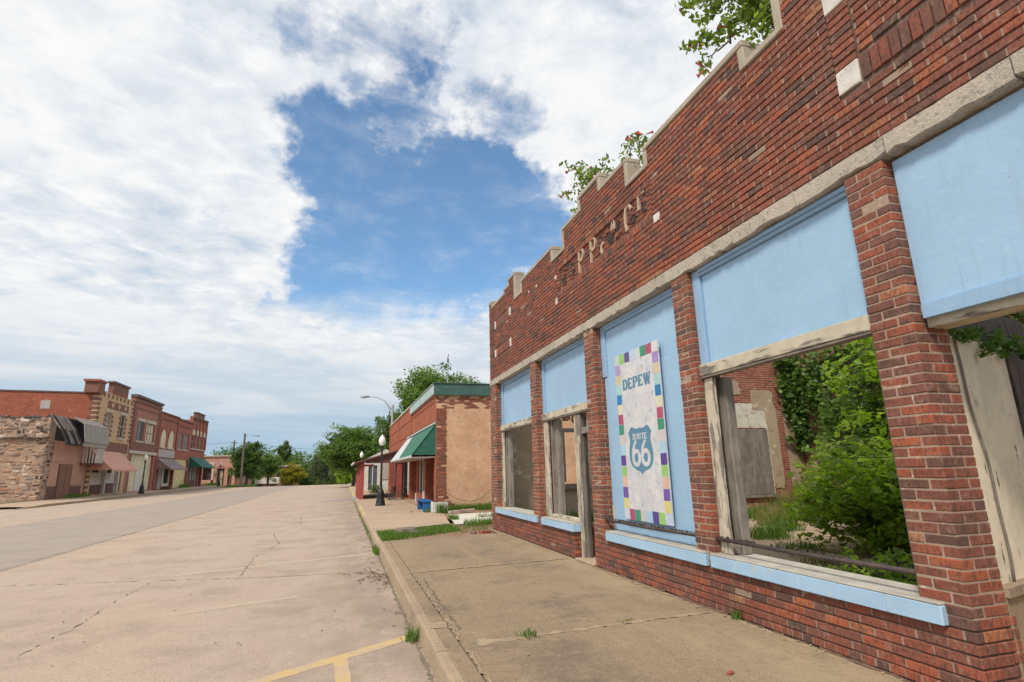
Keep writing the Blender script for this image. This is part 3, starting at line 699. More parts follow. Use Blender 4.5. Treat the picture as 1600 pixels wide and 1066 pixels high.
# upper wall and its stepped top
PROF = [(13.65, 13.31, 5.98), (13.31, 12.2, 5.83), (12.2, 11.84, 5.92), (11.84, 11.27, 6.06), (11.27, 10.87, 5.45), (10.87, 8.90, 5.70), (8.90, 8.41, 5.45), (8.41, 7.66, 5.83), (7.66, 6.83, 6.06),
        (6.83, 6.00, 5.82), (6.00, 5.58, 5.45), (5.58, 3.65, 5.70), (3.65, 3.25, 5.45), (3.25, 2.69, 6.06), (2.69, .90, 5.83), (.90, .5, 6.0)]
CT = .075                                              # coping thickness
def solid_runs(z, z1):
    runs = []
    for a, b, t in PROF:
        if t-CT >= z1-.02:
            if runs and abs(runs[-1][0]-a) < 1e-6: runs[-1][0] = b
            else: runs.append([b, a])
    return [(lo, hi) for lo, hi in runs]
SPECIAL = [(5.50, 8.75, 4.60, 5.21), (1.13, 2.77, 4.36, 4.58), (1.13, 2.77, 5.12, 5.34), (1.13, 1.33, 4.36, 5.34), (2.56, 2.77, 4.36, 5.34),
           (11.68, 13.12, 4.36, 4.58), (11.68, 13.12, 5.12, 5.34), (11.68, 11.80, 4.36, 5.34), (13.0, 13.12, 4.36, 5.34)]
def cut(runs, lo, hi):
    o = []
    for a, b in runs:
        if hi <= a or lo >= b: o.append((a, b)); continue
        if lo > a: o.append((a, lo))
        if hi < b: o.append((hi, b))
    return o
k = 0; z = 3.868
while z < 6.0:
    z1 = z+RH-JT
    runs = solid_runs(z, z1)
    for a, b, lo, hi in SPECIAL:
        if lo < (z+z1)/2 < hi: runs = cut(runs, a, b-.0)
    for a, b in runs: course(a, b-JT*.5, z, z1, (k % 2)*.1025+.013)
    k += 1; z += RH
# lettered frieze: rowlock borders, recessed field
def soldiers(ya, yb, z0, z1, w=.0677):
    y = ya+.004
    while y < yb-.03:
        brick(XF-.004, XF+.06, y, min(yb, y+w-JT), z0, z1, jx=.003); y += w
soldiers(5.50, 8.75, 4.605, 4.705, .0677); soldiers(5.50, 8.75, 5.11, 5.205, .0677)
z = 4.713
while z < 5.10:
    for a in (5.50, 8.645): brick(XF, XF+.06, a, a+.10, z, z+RH-JT)
    course(5.612, 8.634, z, min(z+RH-JT, 5.105), (int(z*100) % 2)*.1, x=XF+.028)
    z += RH
for zb in (4.375, 5.125):
    soldiers(1.35, 2.566, zb, zb+.195, .0755); soldiers(11.83, 12.97, zb, zb+.195, .078)
z = 4.585
while z < 5.10:
    for a, w in ((2.572, .19), (1.14, .18), (11.69, .10), (13.01, .10)): brick(XF-.002, XF+.06, a, a+w, z, z+RH-JT)
    z += RH

# which bricks show largest from the street: those become parts of their own, the rest one mass
def shown(b):
    c = Vector(((b[0]), (b[2]+b[3])/2, (b[4]+b[5])/2))-Vector((0, 0, CAMZ))
    q = Vector((c.dot(cr), c.dot(cu), c.dot(cf)))
    if q.z < .3: return 0
    px, py = 800+FPX*q.x/q.z, 533-FPX*q.y/q.z
    if not (6 < px < 1594 and 6 < py < 1060): return 0
    d = c.length
    return ((b[3]-b[2])*(b[5]-b[4])*abs(c.x)/d+(b[1]-b[0])*(b[5]-b[4])*abs(c.y)/d*(1 if b[0] > XF+.05 else .3))/d**2
order = sorted(range(len(BR)), key=lambda i: -shown(BR[i]))
single = set(order[:296])
def tint_for():
    return min(.999, max(.004, random.betavariate(1.6, 1.4)))
mass = MB(); shared = {}
for i, b in enumerate(BR):
    x0, x1, y0, y1, z0, z1, dk = b; t = tint_for()
    if i in single:
        key = (round((x1-x0)*50), round((y1-y0)*50), round((z1-z0)*100), random.randrange(3))
        hx, hy, hz = (x1-x0)/2, (y1-y0)/2, (z1-z0)/2
        if key not in shared:
            vs, fs = chamfer_unit(hx, hy, hz, .0042)
            vs = [(a+random.uniform(-.0014, .0014), b_+random.uniform(-.0014, .0014), c+random.uniform(-.0012, .0012)) for a, b_, c in vs]
            me = bpy.data.meshes.new('brick'); me.from_pydata(vs, [], fs); me.materials.append(MATS['face_brick']); shared[key] = (me, hx, hy, hz)
        me, gx_, gy_, gz_ = shared[key]
        o = link('brick', me, bldg)
        o.location = Vector(((x0+x1)/2, (y0+y1)/2, (z0+z1)/2))-ploc(bldg)
        o.scale = (hx/gx_, hy/gy_, hz/gz_); o.rotation_euler = (random.gauss(0, .004), random.gauss(0, .006), random.gauss(0, .004))
        o['brick_tint'] = t
    else:
        mass.tint = t; mass.cbox(x0, x1, y0, y1, z0, z1, .0042, .0008)
mass.build('brickwork', 'face_brick', bldg, kind='stuff')
# mortar behind the faces: pale head joints almost flush, bed joints raked deep
mb = MB()
for x, ya, yb, z0, z1 in HEADS: mb.box(x+.0052, x+.05, ya+.004, yb-.004, z0+.0032, z1-.0032)
mb.build('head_mortar', 'mortar', bldg, kind='stuff')
mb = MB()
for ya, yb in low_runs: mb.box(XF+.013, XF+.355, ya+.013, yb-.003, -.05, low_top-.004)
mb.box(XF+.0075, XF+.3, .51, .89, -.05, low_top)
mb.build('mortar', 'mortar_dark', bldg)
for yr, yl in piers: mb = MB(); mb.box(XF+.0042, XF+.300, yr+.0042, yl-.0042, low_top+.0, 3.69); mb.build('pier_mortar', 'mortar_pier', bldg)
mb = MB()
for i, (a, b, t) in enumerate(PROF): mb.box(XF+.0145 if not (b < 8.7 and a > 5.5 and t > 5.3) else XF+.0385, XF+.205, b, a, 3.86, t-CT+.002)
for a, b, lo, hi in ((5.3, 5.60, 3.86, 5.40), (8.645, 8.95, 3.86, 5.40), (5.5, 8.75, 3.86, 4.706), (5.5, 8.75, 5.106, 5.40), (5.58, 8.9, 5.30, 5.378)): mb.box(XF+.0155, XF+.06, a, b, lo, hi)
for a, b, lo, hi in ((5.6, 6.0, 5.2, 5.375), (6.0, 6.83, 5.2, 5.74), (6.83, 7.66, 5.2, 5.98), (7.66, 8.41, 5.2, 5.75), (8.41, 8.7, 5.2, 5.375)): mb.box(XF+.0155, XF+.06, a, b, lo, hi)
mb.build('wall_core', 'mortar_dark', bldg)
# coping stones, capping each step and returning down it
def coping(a, b, t):
    n = max(1, round((a-b)/.85)); d = (a-b)/n
    for i in range(n):
        mb = MB(); y1 = a-i*d-.003; y0 = a-(i+1)*d+.003
        mb.cbox(XF-.018+random.uniform(-.003, .003), XF+.225, y0, y1, t-CT, t+random.uniform(-.003, .003), .010, .002); mb.build('coping_stone', 'coping_stone', bldg)
for i, (a, b, t) in enumerate(PROF):
    coping(a, b, t)
    for edge, j in ((a, i-1), (b, i+1)):
        if 0 <= j < len(PROF) and PROF[j][2] < t-.05:
            y0, y1 = (edge-.085, edge+.004) if edge == a else (edge-.004, edge+.085)
            mb = MB(); mb.cbox(XF-.015, XF+.222, y0, y1, PROF[j][2]-CT+.004, t-CT-.003, .010, .002); mb.build('jamb_stone', 'coping_stone', bldg)
mb = MB(); mb.cbox(XF-.015, XF+.222, .5, .59, 5.0, 5.75, .01); mb.build('jamb_stone', 'coping_stone', bldg)
# white corner tiles and the scraps left in the wall
for y0, y1, z0, z1 in ((2.575, 2.765, 4.375, 4.575), (2.575, 2.765, 5.125, 5.335), (1.145, 1.325, 4.375, 4.575), (11.69, 11.80, 4.375, 4.575), (13.01, 13.11, 4.375, 4.575), (11.69, 11.80, 5.125, 5.335), (13.01, 13.11, 5.125, 5.335), (8.755, 8.86, 4.50, 4.62), (5.33, 5.47, 4.55, 4.66), (8.76, 8.84, 4.98, 5.06), (9.82, 9.88, 5.18, 5.23), (10.3, 10.36, 5.22, 5.27)):
    mb = MB(); mb.cbox(XF-.006, XF+.07, y0, y1, z0, z1, .007, .004); mb.build('tile', 'white_tile', bldg)
# concrete band over the openings
cuts = [13.655, 12.2, 10.3, 8.9, 7.55, 6.6, 5.17, 4.12, 3.32, 2.50, 1.7, .5]
for a, b in zip(cuts[:-1], cuts[1:]):
    mb = MB(); n = max(3, int((a-b)/.07)); ys = span(b+.004, a-.004, n); vs = []
    for i, y in enumerate(ys):
        e = .010*random.random() if 0 < i < n else .0
        lowz = 3.697+(random.random()**3)*.028; topz = 3.859-(random.random()**4)*.012
        vs += [(XF-.012+e*.4, y, lowz+.008), (XF-.014+e*.3, y, topz-.008), (XF+.0, y, topz), (XF+.24, y, topz), (XF+.24, y, 3.70), (XF+.004, y, lowz)]
    fs = [(i*6+j, i*6+(j+1) % 6, (i+1)*6+(j+1) % 6, (i+1)*6+j) for i in range(n) for j in range(6)]+[tuple(range(5, -1, -1)), tuple(n*6+j for j in range(6))]
    mb.add(vs, fs); mb.build('lintel_block', 'limestone', bldg)

# the letters of the frieze that have survived
def stroke(mb, pts, w, x0, x1):
    """flat bar of width w along a polyline in the wall plane; pts are (u, v), u running towards the camera"""
    P = [Vector(p) for p in pts]; n = len(P); L = []; Rr = []
    for i, p in enumerate(P):
        d = (P[min(i+1, n-1)]-P[max(i-1, 0)]).normalized(); nn = Vector((-d.y, d.x))
        L.append(p+nn*w/2); Rr.append(p-nn*w/2)
    for i in range(n-1):
        q = [L[i], L[i+1], Rr[i+1], Rr[i]]
        vs = [(x0, a.x, a.y) for a in q]+[(x1, a.x, a.y) for a in q]
        mb.add(vs, [(0, 1, 2, 3), (7, 6, 5, 4), (0, 4, 5, 1), (1, 5, 6, 2), (2, 6, 7, 3), (3, 7, 4, 0)])
def arc(cx, cy, rx, ry, a0, a1, n=10): return [(cx+rx*math.cos(R(a0+(a1-a0)*i/n)), cy+ry*math.sin(R(a0+(a1-a0)*i/n))) for i in range(n+1)]
def wall_letter(yc, shapes, mat='terracotta_letter', w=.048, name='letter'):
    """shapes in letter space (0..1 wide, 0..1 high); reading direction runs towards smaller y"""
    mb = MB(); W_, H_ = .22, .40
    for s in shapes: stroke(mb, [(yc-(px-.5)*W_, 4.725+py*H_) for px, py in s], w, XF+.002, XF+.04)
    return mb.build(name, mat, bldg)
bowl = [(.1, 1), (.55, 1)]+arc(.55, .76, .33, .24, 90, -90, 8)[1:-1]+[(.55, .52), (.1, .52)]
wall_letter(7.68, [[(.12, 0), (.12, 1)], bowl]); wall_letter(7.22, [[(.12, 0), (.12, 1)], bowl])
wall_letter(6.10, [arc(.55, .5, .42, .5, 30, 235, 14)]); wall_letter(5.72, [[(.1, .45), (.1, .97), (.85, .97)]])
wall_letter(6.52, [[(.2, .6), (.45, .95)], [(.45, .95), (.6, .55)]], w=.05); wall_letter(6.86, [arc(.4, .22, .3, .2, 60, 250, 8)], w=.045)
# near-black plates painted as shade of the sockets the others left, with stubs of brick left proud
for yc, dz, w, h in ((8.42, .02, .11, .30), (8.06, .05, .09, .32), (6.98, .10, .12, .26), (6.66, .03, .13, .22), (6.00, .0, .13, .12), (5.66, .05, .14, .2), (6.42, .12, .08, .18)):
    mb = MB(); n = 9
    poly = [(yc+w*(.5+.5*random.random())*math.cos(2*math.pi*i/n), 4.90+dz-.05+h*.5*(.7+.4*random.random())*math.sin(2*math.pi*i/n)) for i in range(n)]
    mb.prism(poly, 'x', XF+.018, XF+.03); mb.build('socket_shade', 'hole_shade', bldg)
    for _ in range(4):
        mb = MB(); mb.tint = tint_for()*.6; yy = yc+random.uniform(-.14, .14); zz = 4.74+random.random()*.30
        mb.cbox(XF+.004+.012*random.random(), XF+.04, yy, yy+.07+.05*random.random(), zz, zz+.05, .006, .005); mb.build('brick_stub', 'face_brick', bldg)

# window bays: sills, panels, frames
def sill(ya, yb):
    mb = MB(); mb.mi = mb.mi
    n = max(2, int((yb-ya)/.35)); ys = span(ya, yb, n)
    for a, b in zip(ys[:-1], ys[1:]):
        mb.cbox(XF-.045+random.uniform(-.002, .002), XF+.10, a, b, .582, .700, .006, .0015)
    o = mb.build('sill', 'sill_blue', bldg)
    mb = MB(); mb.cbox(XF-.047, XF+.33, ya+.003, yb-.003, .7005, .7125, .004, .001); mb.build('sill_cap', 'sill_top', bldg)
sill(10.20, 13.16); sill(8.44, 9.93); sill(5.03, 7.28); sill(2.70, 4.96)
mb = MB()
for a, b in ((10.43, 13.10), (8.47, 10.09), (5.235, 7.40), (2.86, 4.93)): mb.box(XF+.09, XF+.35, a, b, low_top-.003, .700)
mb.build('sill_bed', 'mortar', bldg)
def plank(name, mat, x0, x1, y0, y1, z0, z1, c=.004, parent=None, jit=.001):
    mb = MB(); mb.cbox(x0, x1, y0, y1, z0, z1, c, jit); return mb.build(name, mat, parent or bldg)
def panel_bay(y0, y1, z0, xf, beam=True, left_strip=.10):
    """painted sheet with its frame strips, y1 = far side"""
    plank('panel', 'blue_paint', xf+.035, xf+.055, y0+.012, y1-left_strip, z0+.012, 3.612, .003)
    plank('frame_strip', 'blue_paint_trim', xf, xf+.05, y1-left_strip+.003, y1-.004, z0, 3.692)
    plank('frame_strip', 'blue_paint_trim', xf+.004, xf+.06, y0+.004, y1-left_strip, 3.616, 3.690)
    plank('frame_strip', 'blue_paint_trim', xf-.018, xf+.006, y0+.004, y1-left_strip-.01, 3.652, 3.690)
    if beam:
        plank('beam', 'peeling_cream_beam', xf-.03, xf+.12, y0+.004, y1-.004, z0-.125, z0-.004, .006)
        plank('beam_lip', 'grey_wood_h', xf-.022, xf+.07, y0+.004, y1-.004, z0-.150, z0-.128, .004)
panel_bay(10.43, 13.10, 2.645, 3.74, left_strip=.16); panel_bay(7.74, 10.09, 2.625, 3.74, left_strip=.12)
panel_bay(2.86, 4.93, 2.635, 3.675, left_strip=.13)
# mural bay: two sheets and side strips down to the sill
plank('panel', 'blue_paint', 3.765, 3.785, 5.25, 7.26, 2.905, 3.60, .003); plank('panel', 'blue_paint', 3.752, 3.772, 5.25, 7.36, .86, 2.90, .003)
plank('frame_strip', 'blue_paint_trim', 3.735, 3.79, 7.265, 7.395, 2.905, 3.692); plank('frame_strip', 'blue_paint_trim', 3.74, 3.80, 5.24, 7.26, 3.605, 3.690); plank('frame_strip', 'blue_paint_trim', 3.72, 3.745, 5.24, 7.25, 3.65, 3.690)
plank('frame_strip', 'blue_paint', 3.758, 3.778, 5.25, 7.38, .715, .856); plank('frame_strip', 'peeling_cream', 3.742, 3.752, 7.31, 7.36, .72, 1.04)
# openings of the glassless windows: posts and rails
plank('post', 'peeling_cream', 3.74, 3.78, 12.93, 13.095, .715, 2.49); plank('post', 'grey_wood', 3.83, 3.93, 12.76, 12.90, .715, 2.52); plank('post', 'grey_wood', 3.80, 3.86, 12.91, 12.97, .715, 2.5)
plank('post', 'peeling_cream', 3.74, 3.78, 9.86, 10.085, .715, 2.47); plank('post', 'grey_wood', 3.84, 3.94, 9.60, 9.76, .715, 2.48); plank('post', 'grey_wood', 3.79, 3.84, 9.76, 9.83, .715, 2.48)
plank('sash_rail', 'peeling_cream_beam', 3.745, 3.85, 8.50, 9.85, .715, .765); plank('post', 'peeling_cream', 3.75, 3.80, 8.56, 8.61, .715, 2.47)
plank('door_post', 'grey_wood', 3.74, 3.86, 8.35, 8.54, .17, 2.47); plank('door_post', 'peeling_cream', 3.715, 3.738, 8.34, 8.47, .17, 2.10); plank('door_post', 'dark_wood', 3.80, 3.84, 8.30, 8.345, .17, 2.47)
plank('transom', 'grey_wood_h', 3.76, 3.86, 7.745, 8.34, 2.13, 2.23); plank('post', 'grey_wood', 3.78, 3.84, 7.75, 7.83, .17, 2.12)
plank('door_sill', 'sidewalk_pale', 3.58, 3.95, 7.76, 8.44, .10, .20, .01)
plank('post', 'peeling_cream', 3.685, 3.725, 4.775, 4.925, .715, 2.48); plank('post', 'grey_wood', 3.795, 3.90, 4.725, 4.865, .715, 2.48, .008); plank('post_stub', 'grey_wood', 3.735, 3.80, 4.76, 4.85, .714, .80, .01, jit=.006)
plank('post', 'grey_wood', 3.72, 3.80, 2.87, 2.95, .715, 2.48)
# pipe rails across the two big windows
for ya, yb, z in ((5.22, 7.42, .845), (2.86, 4.95, .852)):
    mb = MB(); mb.tube([(XF+.045, ya-.02, z+.005), (XF+.045, (ya+yb)/2, z-.006), (XF+.045, yb+.02, z)], .019, 10)
    mb.build('pipe_rail', 'iron', bldg, smooth=True)
    mb = MB()
    for i in range(46):
        yy = ya+.2+(yb-ya-.3)*random.random(); mb.cbox(XF+.036, XF+.056, yy, yy+.02, z+.008, z+.028+random.random()*.006, .004, .004)
    mb.build('rust_scale', 'iron', bldg, kind='stuff')
# the last bay: wide entry under a blue board, cream partition inside
plank('panel', 'blue_paint', 3.69, 3.71, .92, 2.535, 2.60, 3.675, .003); plank('frame_strip', 'blue_paint_trim', 3.668, 3.712, .92, 2.525, 2.497, 2.596); plank('beam', 'peeling_cream_beam', 3.72, 3.90, .92, 2.54, 2.44, 2.56)
plank('beam', 'grey_wood_h', 3.70, 3.76, .92, 2.54, 3.68, 3.69)
mb = MB(); a = Vector((3.925, 2.60)); dr = Vector((math.sin(R(76)), math.cos(R(76)))); nn = Vector((-dr.y, dr.x))
def obox(mb, s0, s1, n0, n1, z0, z1):
    P = [a+dr*s0+nn*n0, a+dr*s1+nn*n0, a+dr*s1+nn*n1, a+dr*s0+nn*n1]
    mb.add([(p.x, p.y, z0) for p in P]+[(p.x, p.y, z1) for p in P], [(3, 2, 1, 0), (4, 5, 6, 7), (0, 1, 5, 4), (1, 2, 6, 5), (2, 3, 7, 6), (3, 0, 4, 7)])
obox(mb, 0, 1.05, 0, .05, .80, 2.44); mb.build('cream_partition', 'cream_board', bldg)
mb = MB(); obox(mb, 1.055, 1.14, -.02, .08, .2, 2.6); obox(mb, 0, 1.6, -.01, .06, 2.45, 2.70); mb.build('partition_frame', 'dark_wood', bldg)
mb = MB(); obox(mb, -.02, 1.5, -.05, .15, .14, .74); mb.build('partition_base', 'sidewalk_concrete', bldg)
mb = MB(); obox(mb, -.02, 1.5, -.07, .12, .745, .80); mb.build('partition_sill', 'kerb_concrete', bldg)
mb = MB(); obox(mb, 1.14, 2.4, .1, .14, .2, 2.6); mb.build('partition_board', 'dark_wood', bldg)
mb = MB()
cp = []
for i in range(19):
    t = i/18; s = .150+.20*math.sin(t*2.6)*t+.014*math.sin(t*15); p = a+dr*s+nn*(-.012); cp.append((p.x, p.y, 2.42-1.62*t))
mb.tube(cp, .009, 6); mb.build('cable', 'grey_wood', bldg, smooth=True)

# roofless interior: floor, party walls with plaster, boarded opening
mb = MB(); mb.add([(3.96, .5, .21), (13.3, .5, .23), (13.3, 13.35, .23), (3.96, 13.35, .21)], [(0, 1, 2, 3)]); struct(mb.build('interior_floor', 'sidewalk_pale'))
mb = MB(); wall_open(mb, 'y', 13.36, 13.62, 3.93, 13.6, -.05, 4.9, [(5.12, 6.05, 1.18, 3.0)]); mb.build('party_wall', 'inner_brick', bldg)
mass3 = MB(); z = .24; k = 0
while z < 4.85:
    u = 10.3+(k % 2)*.1025
    while u < 13.25: mass3.tint = min(.97, .35+.6*random.random()); mass3.cbox(u, u+.193, 13.351+random.gauss(0, .003), 13.40, z, z+.056, .006, .003); u += .205
    z += .0677; k += 1
mass3.build('inner_brickwork', 'faded_brick', bldg, kind='stuff')
def blotch(u0, u1, v0, v1, y, mat, name='plaster', n=26, rag=.12, yth=.012):
    """patch of plaster with ragged outline on the party wall"""
    c = ((u0+u1)/2, (v0+v1)/2); pts = []
    for i in range(n):
        a_ = 2*math.pi*i/n; ca, sa = math.cos(a_), math.sin(a_)
        k = 1/max(abs(ca), abs(sa)); k *= 1-rag*random.random()
        pts.append((c[0]+ca*k*(u1-u0)/2, c[1]+sa*k*(v1-v0)/2))
    mb = MB(); mb.prism(pts, 'y', y-yth, y); return mb.build(name, mat, bldg)
blotch(3.94, 5.08, .15, 3.9, 13.356, 'plaster_inner', rag=.02); blotch(5.0, 6.3, .15, 1.12, 13.352, 'plaster_inner', rag=.06); blotch(6.10, 10.5, .2, 3.0, 13.356, 'plaster_inner', rag=.06)
blotch(10.55, 12.42, 2.60, 3.34, 13.352, 'plaster_white', rag=.04); blotch(10.60, 11.25, 3.55, 4.05, 13.350, 'plaster_inner', rag=.3); blotch(11.55, 12.42, 3.1, 3.75, 13.346, 'plaster_inner', rag=.2)
blotch(12.02, 12.44, .85, 3.3, 13.340, 'plaster_inner', rag=.05); blotch(12.68, 13.25, .6, 4.6, 13.345, 'plaster_inner', rag=.08)
for u0, u1 in ((10.86, 11.22), (11.235, 11.99)): plank('board', 'grey_wood', u0, u1, 13.30, 13.335, .72, 2.57)
plank('board_sill', 'grey_wood_h', 10.80, 12.06, 13.24, 13.34, .64, .71); plank('board_edge', 'plaster_white', 11.995, 12.03, 13.31, 13.345, .72, 2.7)
blotch(10.8, 12.35, .2, .5, 13.340, 'inner_brick', rag=.1)
# window frame in the party wall, sky and the next wall showing through it
for u0, u1, z0, z1 in ((5.06, 5.20, 1.10, 2.62), (5.42, 5.50, 1.24, 2.58), (5.88, 6.05, 1.10, 3.0), (5.20, 5.88, 2.50, 2.60)): plank('party_frame', 'grey_wood', u0, u1, 13.28, 13.40, z0, z1)
plank('party_sill', 'grey_wood_h', 5.0, 6.3, 13.22, 13.42, 1.06, 1.16)
for _ in range(7):
    u = 5.1+random.random()*.9; mb = MB(); mb.cbox(u, u+.18, 13.40, 13.55, 2.72+random.random()*.12, 2.98, .02, .02); mb.build('brick_stub', 'inner_brick', bldg)
mb = MB(); mb.box(13.3, 13.6, .5, 13.36, -.05, 4.8); mb.build('rear_wall', 'inner_brick', bldg)
mb = MB(); mb.box(5.6, 13.3, .25, .49, -.05, 3.2); mb.build('south_wall', 'inner_brick', bldg)  # unseen wall, cut back and lowered to let light onto the partition

# ------------------------------------------------------------------ the painted board on the storefront
BY0, BY1, BZ0, BZ1, BX = 5.765, 6.905, .895, 3.125, 3.693      # right edge is nearer the camera
mural = thing('mural_board', 'tall white board with colourful painted squares and a blue route 66 shield', 'sign', (BX, (BY0+BY1)/2, BZ0))
plank('board', 'white_board_paint', BX, BX+.022, BY0, BY1, BZ0, BZ1, .003, mural, 0)
cw, ch = (BY1-BY0)/8, (BZ1-BZ0)/16
def cell(i, j, col):
    """column i from the left, row j from the top"""
    y1 = BY1-i*cw-.002; y0 = BY1-(i+1)*cw+.002; z1 = BZ1-j*ch-.002; z0 = BZ1-(j+1)*ch+.002
    q = [random.uniform(-.003, .003) for _ in range(8)]
    mb = MB(); mb.add([(BX-.0012, y1+q[0], z0+q[1]), (BX-.0012, y0+q[2], z0+q[3]), (BX-.0012, y0+q[4], z1+q[5]), (BX-.0012, y1+q[6], z1+q[7])], [(0, 3, 2, 1)])
    mb.build('painted_square', 'square_'+col, mural)
for i, c in enumerate(['mint', 'lime', 'purple', 'palelav', 'mint', 'green', 'crimson', 'white']): cell(i, 0, c)
for i, c in enumerate(['paleblue', 'crimson', 'green', 'beige', 'ltblue', 'indigo', 'lime', 'palelav']): cell(i, 15, c)
for j, c in enumerate(['mauve', 'sand', 'aqua', 'blue', 'cream', 'crimson', 'green', 'beige', 'ltblue', 'indigo', 'lime', 'peach', 'violet', 'yellow']): cell(0, j+1, c)
for j, c in enumerate(['lavender', 'sand', 'aqua', 'blue', 'cream', 'crimson', 'green', 'pink', 'ltblue', 'indigo', 'lime', 'peach', 'violet', 'yellow']): cell(7, j+1, c)
BW_, BH_ = BY1-BY0, BZ1-BZ0
def bp(u, v): return BY1-u*BW_, BZ1-v*BH_            # board coordinates: u from the left, v from the top
def flat_poly(mb, pts, x):                             # pts in metres on the board: (u from left, v downwards)
    n = len(pts); mb.add([(x, BY1-p[0], BZ1-p[1]) for p in pts], [tuple(range(n))])
def bar(mb, x, p, q, w):                               # straight or bent stroke
    stroke2(mb, x, [p, q], w)
def stroke2(mb, x, P, w):
    P = [Vector(p) for p in P]; n = len(P); ws = w if hasattr(w, '__len__') else [w]*n; A = []; B_ = []
    for i, p in enumerate(P):
        d = (P[min(i+1, n-1)]-P[max(i-1, 0)]).normalized(); nn_ = Vector((-d.y, d.x)); A.append(p+nn_*ws[i]/2); B_.append(p-nn_*ws[i]/2)
    for i in range(n-1): flat_poly(mb, [A[i], A[i+1], B_[i+1], B_[i]], x)
def serif_text(text, u0, v0, h, wid, gap, x, mat, name, stem=.26, sw=.10):
    """slab-serif capitals drawn from strokes"""
    for ci, chh in enumerate(text):
        w = wid[ci]; mb = MB(); S = stem*h; T = sw*h*1.5; e = S*.22
        X = lambda t: u0+t*w
        zc = [0]
        def V(t, serif=True):
            xx = zc[0]*1e-5; flat_poly(mb, [(X(t)-S/2, v0), (X(t)+S/2, v0), (X(t)+S/2, v0+h), (X(t)-S/2, v0+h)], x-xx); zc[0] += 1
        def Hh(ta, tb, vv, th=T):
            xx = zc[0]*1e-5; flat_poly(mb, [(X(ta), vv), (X(tb), vv), (X(tb), vv+th), (X(ta), vv+th)], x-xx); zc[0] += 1
        def A_(cx, cy, rx, ry, a0, a1, ww):
            xx = zc[0]*1e-5; P = arc(cx, cy, rx, ry, a0, a1, 12)
            stroke2(mb, x-xx, P, [max(.25*ww, ww*(.35+.65*abs(math.cos(R(a0+(a1-a0)*i/12))))) for i in range(13)]); zc[0] += 1
        L = .18
        if chh in 'DPR': V(L); Hh(0, .5, v0); 
        if chh == 'D': Hh(0, .5, v0+h-T); A_(X(.45), v0+h/2, w*.43, h*.44, -90, 90, S)
        if chh in 'PR': Hh(0, .42, v0+h-T*.8, T*.8); A_(X(.5), v0+h*.29, w*.36, h*.24, -90, 90, S*.9); Hh(.2, .55, v0+h*.47, T*.8)
        if chh == 'R': stroke2(mb, x-4e-5, [(X(.5), v0+h*.5), (X(.86), v0+h)], S)
        if chh == 'E': V(L); Hh(0, .92, v0); Hh(0, .95, v0+h-T); Hh(.2, .7, v0+h*.43, T*.9); flat_poly(mb, [(X(.95), v0), (X(.95), v0+h*.28), (X(.86), v0+h*.28), (X(.80), v0)], x-3e-5); flat_poly(mb, [(X(.97), v0+h), (X(.97), v0+h*.70), (X(.88), v0+h*.70), (X(.82), v0+h)], x-4e-5)
        if chh == 'W':
            for a_, b_, k_ in ((.08, .32, S), (.32, .52, S*.55), (.50, .74, S), (.74, .95, S*.55)):
                top = a_ in (.08, .50); stroke2(mb, x-zc[0]*1e-5, [(X(a_), v0 if top else v0+h), (X(b_), v0+h if top else v0)], k_); zc[0] += 1
            Hh(-.06, .26, v0, T*.8); Hh(.38, .64, v0, T*.8); Hh(.80, 1.08, v0, T*.8)
        if chh == 'O': A_(X(.5), v0+h/2, w*.40, h*.44, 0, 360, S)
        if chh == 'U':
            flat_poly(mb, [(X(.2)-S/2, v0), (X(.2)+S/2, v0), (X(.2)+S/2, v0+h*.65), (X(.2)-S/2, v0+h*.65)], x); flat_poly(mb, [(X(.78)-S*.3, v0), (X(.78)+S*.3, v0), (X(.78)+S*.3, v0+h*.65), (X(.78)-S*.3, v0+h*.65)], x-1e-5)
            zc[0] = 2; A_(X(.49), v0+h*.62, w*.29, h*.33, 0, 180, S*.8); Hh(0, .42, v0, T*.8); Hh(.6, 1, v0, T*.8)
        if chh == 'T': V(.5); Hh(0, 1, v0); Hh(.25, .75, v0+h-T*.8, T*.8); flat_poly(mb, [(X(0), v0), (X(0), v0+h*.28), (X(.1), v0+h*.28), (X(.16), v0)], x-3e-5); flat_poly(mb, [(X(1), v0), (X(1), v0+h*.28), (X(.9), v0+h*.28), (X(.84), v0)], x-4e-5)
        mb.build(name, mat, mural); u0 += w+gap
serif_text('DEPEW', .195, 2.62*ch, .150, [.125, .118, .118, .118, .165], .019, BX-.0016, 'steel_blue_paint', 'letter', .34)
# shield outline (metres on the board)
sx0, sx1, sy0, sy1 = .245, .845, 6.98*ch+.055, 11.82*ch
scx = (sx0+sx1)/2; hw = (sx1-sx0)/2; hh_ = sy1-sy0
half = [(0, .035), (.14, .050), (.30, .045), (.45, .030), (.62, -.005), (.72, .012), (.84, .060), (.98, .125), (.90, .20), (.86, .27), (.90, .36), (.97, .46), (1.0, .56), (.99, .66), (.92, .755), (.78, .835), (.58, .885), (.34, .915), (.14, .945), (0, 1.0)]
outl = [(scx+hw*px, sy0+hh_*py) for px, py in half]+[(scx-hw*px, sy0+hh_*py) for px, py in half[-2:0:-1]]
mb = MB(); n = len(outl); c0 = (scx, sy0+hh_*.5)
mb.add([(BX-.0018, BY1-p[0], BZ1-p[1]) for p in outl]+[(BX-.0018, BY1-c0[0], BZ1-c0[1])], [(i, (i+1) % n, n) for i in range(n)]); mb.build('shield', 'steel_blue_paint', mural)
serif_text('ROUTE', scx-.178, sy0+hh_*.15, .078, [.068, .066, .066, .064, .062], .007, BX-.0024, 'white_board_paint', 'letter', .24)
